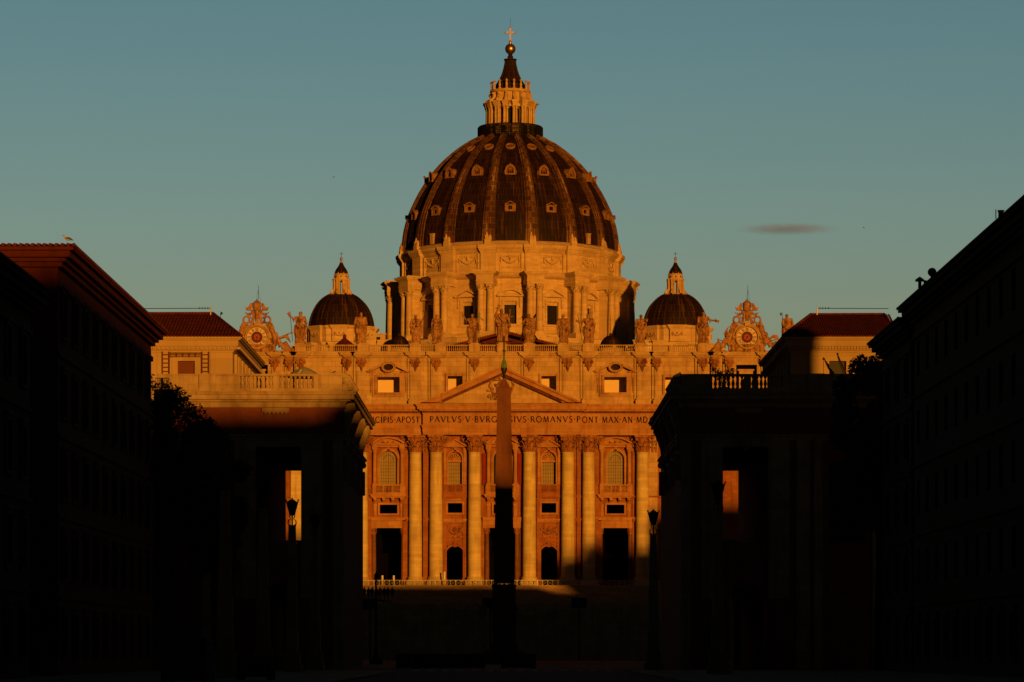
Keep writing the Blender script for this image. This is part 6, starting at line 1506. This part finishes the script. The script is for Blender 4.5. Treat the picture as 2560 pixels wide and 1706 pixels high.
# ================================================================== STREET LAMPS on stone obelisks
def lamp(x, y, ztop, label, first=[None]):
    """lantern 1 m wide on a stone obelisk post"""
    r = thing('street_lamp', label, 'street lamp', (x, y, -1.7), 'lantern topped stone posts along the avenue')
    h = ztop+1.7
    p = MB(); p.box(-.75, .75, -.75, .75, 0, .7); p.box(-.6, .6, -.6, .6, .7, 1.6)
    frus(p, 0, 0, .46, .26, 1.6, h-2.0); frus(p, 0, 0, .26, .30, h-2.0, h-1.9)
    local(p).build('stone_post', 'propy', r)
    q = MB(); q.tube([(0, 0, h-1.95), (0, 0, h-1.15)], .07, 6); q.lathe([(.12, h-1.2), (.22, h-1.15), (.26, h-1.05)], 0, 0, 8)
    for k in range(4):
        a = pi/4+k*pi/2; c, s_ = cos(a), sin(a)
        q.tube([(c*.2, s_*.2, h-1.95), (c*.42, s_*.42, h-1.8), (c*.38, s_*.38, h-1.55), (c*.15, s_*.15, h-1.45), (c*.30, s_*.30, h-1.2)], .03, 5)
        q.tube([(c*.26, s_*.26, h-1.08), (c*.56, s_*.56, h-.22), (c*.68, s_*.68, h+.02)], .03, 5); q.tube([(c*.54, s_*.54, h-.24), (0, 0, h)], .03, 5)
    q.lathe([(.56, h-.24), (.52, h-.2), (.2, h-.02), (.1, h), (.05, h+.12), (0, h+.15)], 0, 0, 4, pi/4, 2*pi+pi/4)
    local(q).build('lantern_frame', 'iron', r)
    q = MB(); q.lathe([(.25, h-1.06), (.52, h-.24)], 0, 0, 4, pi/4, 2*pi+pi/4); local(q).build('lantern_glass', 'glass', r)
lamp(-16.3, 240, 11.2, 'lamp post whose lantern stands out against the lit slit in the left gate')
lamp(-16.3, 268, 11.3, 'dark lantern lamp post against the brick wall right of the left gate opening')
lamp(-16.3, 212, 11.2, 'lamp post lost in the dark left half of the left gate opening')
lamp(-16.3, 184, 11.0, 'nearest visible left lamp post, dark against the left part of the gate building')
lamp(11.4, 261, 11.3, 'lamp post in silhouette against the right edge of the church front')
lamp(13.7, 215, 11.2, 'lamp post at the left edge of the right gate opening')
# the square's many-armed candelabrum
cx_, cy_ = -16.6, 395.0
cd = thing('candelabrum', 'black many-armed lantern candelabrum at the lower left foot of the church front', 'street lamp', (cx_, cy_, -1.7))
g = MB(); g.tube([(cx_, cy_, -1.7), (cx_, cy_, 8.6)], [.22, .1], 8); g.lathe([(.9, -1.7), (.8, -1.2), (.35, -.6), (.2, 0)], cx_, cy_, 12)
LP = []
for i in range(8):
    dx = -1.2+i*.48 if i < 8 else 0; LP.append((cx_+dx-.2, cy_+(.6 if i % 2 else -.6)))
for x, y in LP: g.tube([(cx_, cy_, 6.2), (x, y, 6.0), (x, y, 6.75)], .05, 5)
g.build('post', 'iron', cd)
def lant(mb, x, y, z, s=1): mb.lathe([(.05*s, z), (.12*s, z+.1*s), (.24*s, z+.55*s), (.26*s, z+.62*s), (.12*s, z+.85*s), (.05*s, z+.95*s), (.06*s, z+1.05*s), (0, z+1.2*s)], x, y, 6)
for i, (x, y) in enumerate(LP):
    q = MB(); lant(q, x, y, 6.7); q.build('lantern', 'iron', cd)
q = MB(); lant(q, cx_, cy_, 8.5, 1.05); q.build('lantern', 'iron', cd)

# ================================================================== BARRIERS on the church steps
def barrier(n=4, w=.93):
    b = MB()
    for zz in (.06, 1.0): b.box(0, n*w, -.02, .02, zz-.035, zz+.035)
    for i in range(n+1): b.box(i*w-.04, i*w+.04, -.02, .02, 0, 1.03)
    for i in range(n):
        b.tube([(i*w, 0, .08), ((i+1)*w, 0, .98)], .028, 4); b.tube([(i*w, 0, .98), ((i+1)*w, 0, .08)], .028, 4)
    return local(b)
b0 = None; xx = -27.4; k = 0
spots = []
while xx < 27:
    spots.append(xx); xx += 3.78
for i, xx in enumerate(spots):
    X, Y = F(xx), 598.6
    if b0 is None: b0 = barrier().build('crowd_barrier', 'steel', None, org=(X, Y, 12.0)); o = b0
    else: o = b0.copy(); S.collection.objects.link(o); o.location = (X, Y, 12.0)
    tag(o, 'low metal barrier panel with crossed bars at the top of the church steps', 'barrier', 'crossed-bar barriers along the top of the steps')
for x, lab in ((-22.1, 'short pale post left of the other in front of the left portal'), (-20.0, 'short pale post right of the other in front of the left portal'), (-10.6, 'tall thin white post beside the left arched doorway')):
    h = 2.6 if x > -12 else 1.9
    small('white_post', lab, 'post', F(x), 599.2, 12.0, lambda q, X, Y, z: (q.box(X-.16, X+.16, Y-.1, Y+.1, z, z+h), q.box(X-.2, X+.2, Y-.2, Y+.2, z, z+.08)), 'white')
# ================================================================== things on the dark square
def screen(x, y, z, lab):
    r = thing('screen', lab, 'screen', (x, y, -1.7), 'black video screens on the square')
    q = MB(); q.box(x-1.3, x+1.3, y-.15, y+.15, z, z+1.7); q.box(x-1.35, x+1.35, y-.17, y-.02, z-.05, z); q.build('panel', 'screen', r)
    q = MB(); q.tube([(x, y+.05, -1.7), (x, y+.05, z)], .15, 6); q.build('stand', 'iron', r)
screen(F(-23.4)+.7, 560, 7.2, 'black screen on a stand below the left end of the steps')
screen(-2.6, 545, 6.6, 'black screen on a stand right of the obelisk foot') if 0 else screen(2.0-5.8, 560, 7.4, 'black screen on a stand just right of the white-lit statue, by the obelisk')
screen(11.6, 560, 7.4, 'black screen on a stand below the right half of the steps')
r_ = statue(-5.0, 556, 5.2, 3.2, 44, 'pale stone statue on a high pedestal in the shadow before the church steps', (((-.2, -.04, .7), (-.28, -.06, .8)), ((.2, -.04, .62), (.14, -.12, .55))), [], 1)
r_['group'] = 'statues before the steps'
q = MB(); q.box(-5.8, -4.2, 555.2, 556.8, -1.7, 4.6); q.box(-6, -4, 555, 557, 4.6, 4.95); q.box(-6.1, -3.9, 554.9, 557.1, -1.7, -1.0)
tag(q.build('statue_pedestal', 'propy', None, org=(-5.0, 556, -1.7)), 'high stone pedestal under the shaded statue before the steps', 'pedestal')
# parked van and car, barely visible in the dark
def car(x, y, rz, label, m, van=False):
    L_, W_, H_ = (5.2, 2.0, 2.3) if van else (4.3, 1.75, 1.45)
    r = thing('parked_van' if van else 'parked_car', label, 'van' if van else 'car', (x, y, -1.68), None, rz)
    pf = [(-L_/2, .35), (-L_/2, .85), (-L_/2+.1, H_*.55), (-L_/2+(.25 if van else .9), H_*.95), (-.1 if not van else L_/2-1.6, H_), (L_/2-1.5 if not van else L_/2-1.3, H_*.97), (L_/2-.95 if not van else L_/2-.6, H_*.62), (L_/2-.1, H_*.5), (L_/2, .6), (L_/2, .3)]
    b = MB(); b.prism(pf, -W_/2, W_/2); bo_ = local(b).build('body', m, r); md = bo_.modifiers.new('b', 'BEVEL'); md.width = .09; md.segments = 3
    for sy in (-1, 1):
        q = MB(); q.prism([(-L_/2+(.5 if van else 1.0), H_*.6), (-L_/2+(.6 if van else 1.3), H_*.9), (L_/2-1.55, H_*.9), (L_/2-1.1, H_*.62)], sy*(W_/2), sy*(W_/2+.012)); local(q).build('side_window', 'tyre', r)
        for xx in (-L_/2+.8, L_/2-.85):
            w = MB(); t = MB(); t.lathe([(.18, -.1), (.33, -.1), (.35, 0), (.33, .1), (.18, .1)], 0, 0, 18); w.merge(t, lambda p: (xx+p.x, sy*(W_/2-.08)+p.z, .34+p.y)); local(w).build('wheel', 'tyre', r)
        q = MB(); q.ball((L_/2-.02, sy*(W_/2-.3), .68), .14, 8, .4, 1, .8); local(q).build('headlight', 'glass', r)
car(-15.0, 150, -pi/2, 'blue parked van by the left kerb, almost lost in the dark', 'bluepaint', True)
car(-13.6, 172, -pi/2, 'dark parked car beyond the blue van', 'screen')
for i, (x, w) in enumerate(((-9.6, 2.2), (-5.8, 6.6), (.6, 3.2))):
    q = MB(); q.box(x-w/2, x+w/2, 299, 299.15, -1.6, -.35); q.box(x-w/2-.05, x+w/2+.05, 298.95, 299.2, -.4, -.3)
    for sx in (-1, 1): q.box(x+sx*(w/2-.2)-.1, x+sx*(w/2-.2)+.1, 298.7, 299.4, -1.69, -1.6)
    tag(q.build('red_hoarding', 'red', None, org=(x, 299, -1.68)), ['short', 'long', 'medium'][i] + ' dull red hoarding across the dark street, ' + ['left of the others', 'in the middle', 'right of the others'][i], 'hoarding', 'red hoardings across the street')
# blue traffic sign
sg_ = thing('street_sign', 'small pale blue sign in the dark under the right gate opening', 'sign', (14.1, 212, -1.7))
q = MB(); q.box(13.96, 14.6, 211.0, 211.05, 6.95, 7.25); q.build('plate', 'signblue', sg_)
q = MB(); q.tube([(14.3, 211.1, -1.7), (14.3, 211.1, 7.2)], .05, 6); q.build('pole', 'steel', sg_)

# ================================================================== clouds far beyond
def cloud(x, y, z, sx, sz, dens, lab):
    q = MB(); q.ball((0, 0, 0), 1, 32)
    q.v = [(p[0]*sx, p[1]*sx*.7, p[2]*sz) for p in q.v]
    m = bpy.data.materials.new('cloud'); m.use_nodes = True; n = m.node_tree.nodes; l = m.node_tree.links; n.clear()
    o_ = n.new('ShaderNodeOutputMaterial'); v = n.new('ShaderNodeVolumePrincipled'); v.inputs['Color'].default_value = (.72, .52, .60, 1)
    t = n.new('ShaderNodeTexCoord'); ln = n.new('ShaderNodeVectorMath'); ln.operation = 'LENGTH'
    mp = n.new('ShaderNodeMapping'); mp.inputs['Scale'].default_value = (1/sx, 1/(sx*.7), 1/sz); l.new(t.outputs['Object'], mp.inputs[0]); l.new(mp.outputs[0], ln.inputs[0])
    mr_ = n.new('ShaderNodeMapRange'); mr_.interpolation_type = 'SMOOTHSTEP'; mr_.inputs['From Min'].default_value = .1; mr_.inputs['From Max'].default_value = 1.0; mr_.inputs['To Min'].default_value = dens; mr_.inputs['To Max'].default_value = 0.0; l.new(ln.outputs['Value'], mr_.inputs[0])
    ns = n.new('ShaderNodeTexNoise'); ns.inputs['Scale'].default_value = 3.0; ns.inputs['Detail'].default_value = 3; mp2 = n.new('ShaderNodeMapping'); mp2.inputs['Scale'].default_value = (1/sx*2, 1/sx*2, .5/sz); l.new(t.outputs['Object'], mp2.inputs[0]); l.new(mp2.outputs[0], ns.inputs['Vector'])
    mm = n.new('ShaderNodeMath'); mm.operation = 'MULTIPLY'; l.new(mr_.outputs[0], mm.inputs[0]); l.new(ns.outputs[0], mm.inputs[1]); l.new(mm.outputs[0], v.inputs['Density']); l.new(v.outputs[0], o_.inputs['Volume'])
    ob_ = local(q).build('cloud', m, None, org=(x, y, z)); tag(ob_, lab, 'cloud')
cloud(5000*(1968-1280)/8094, 5000, (1627-573)/8094*5000, 95, 8.5, .026, 'single thin greyish pink cloud streak in the sky right of the dome')
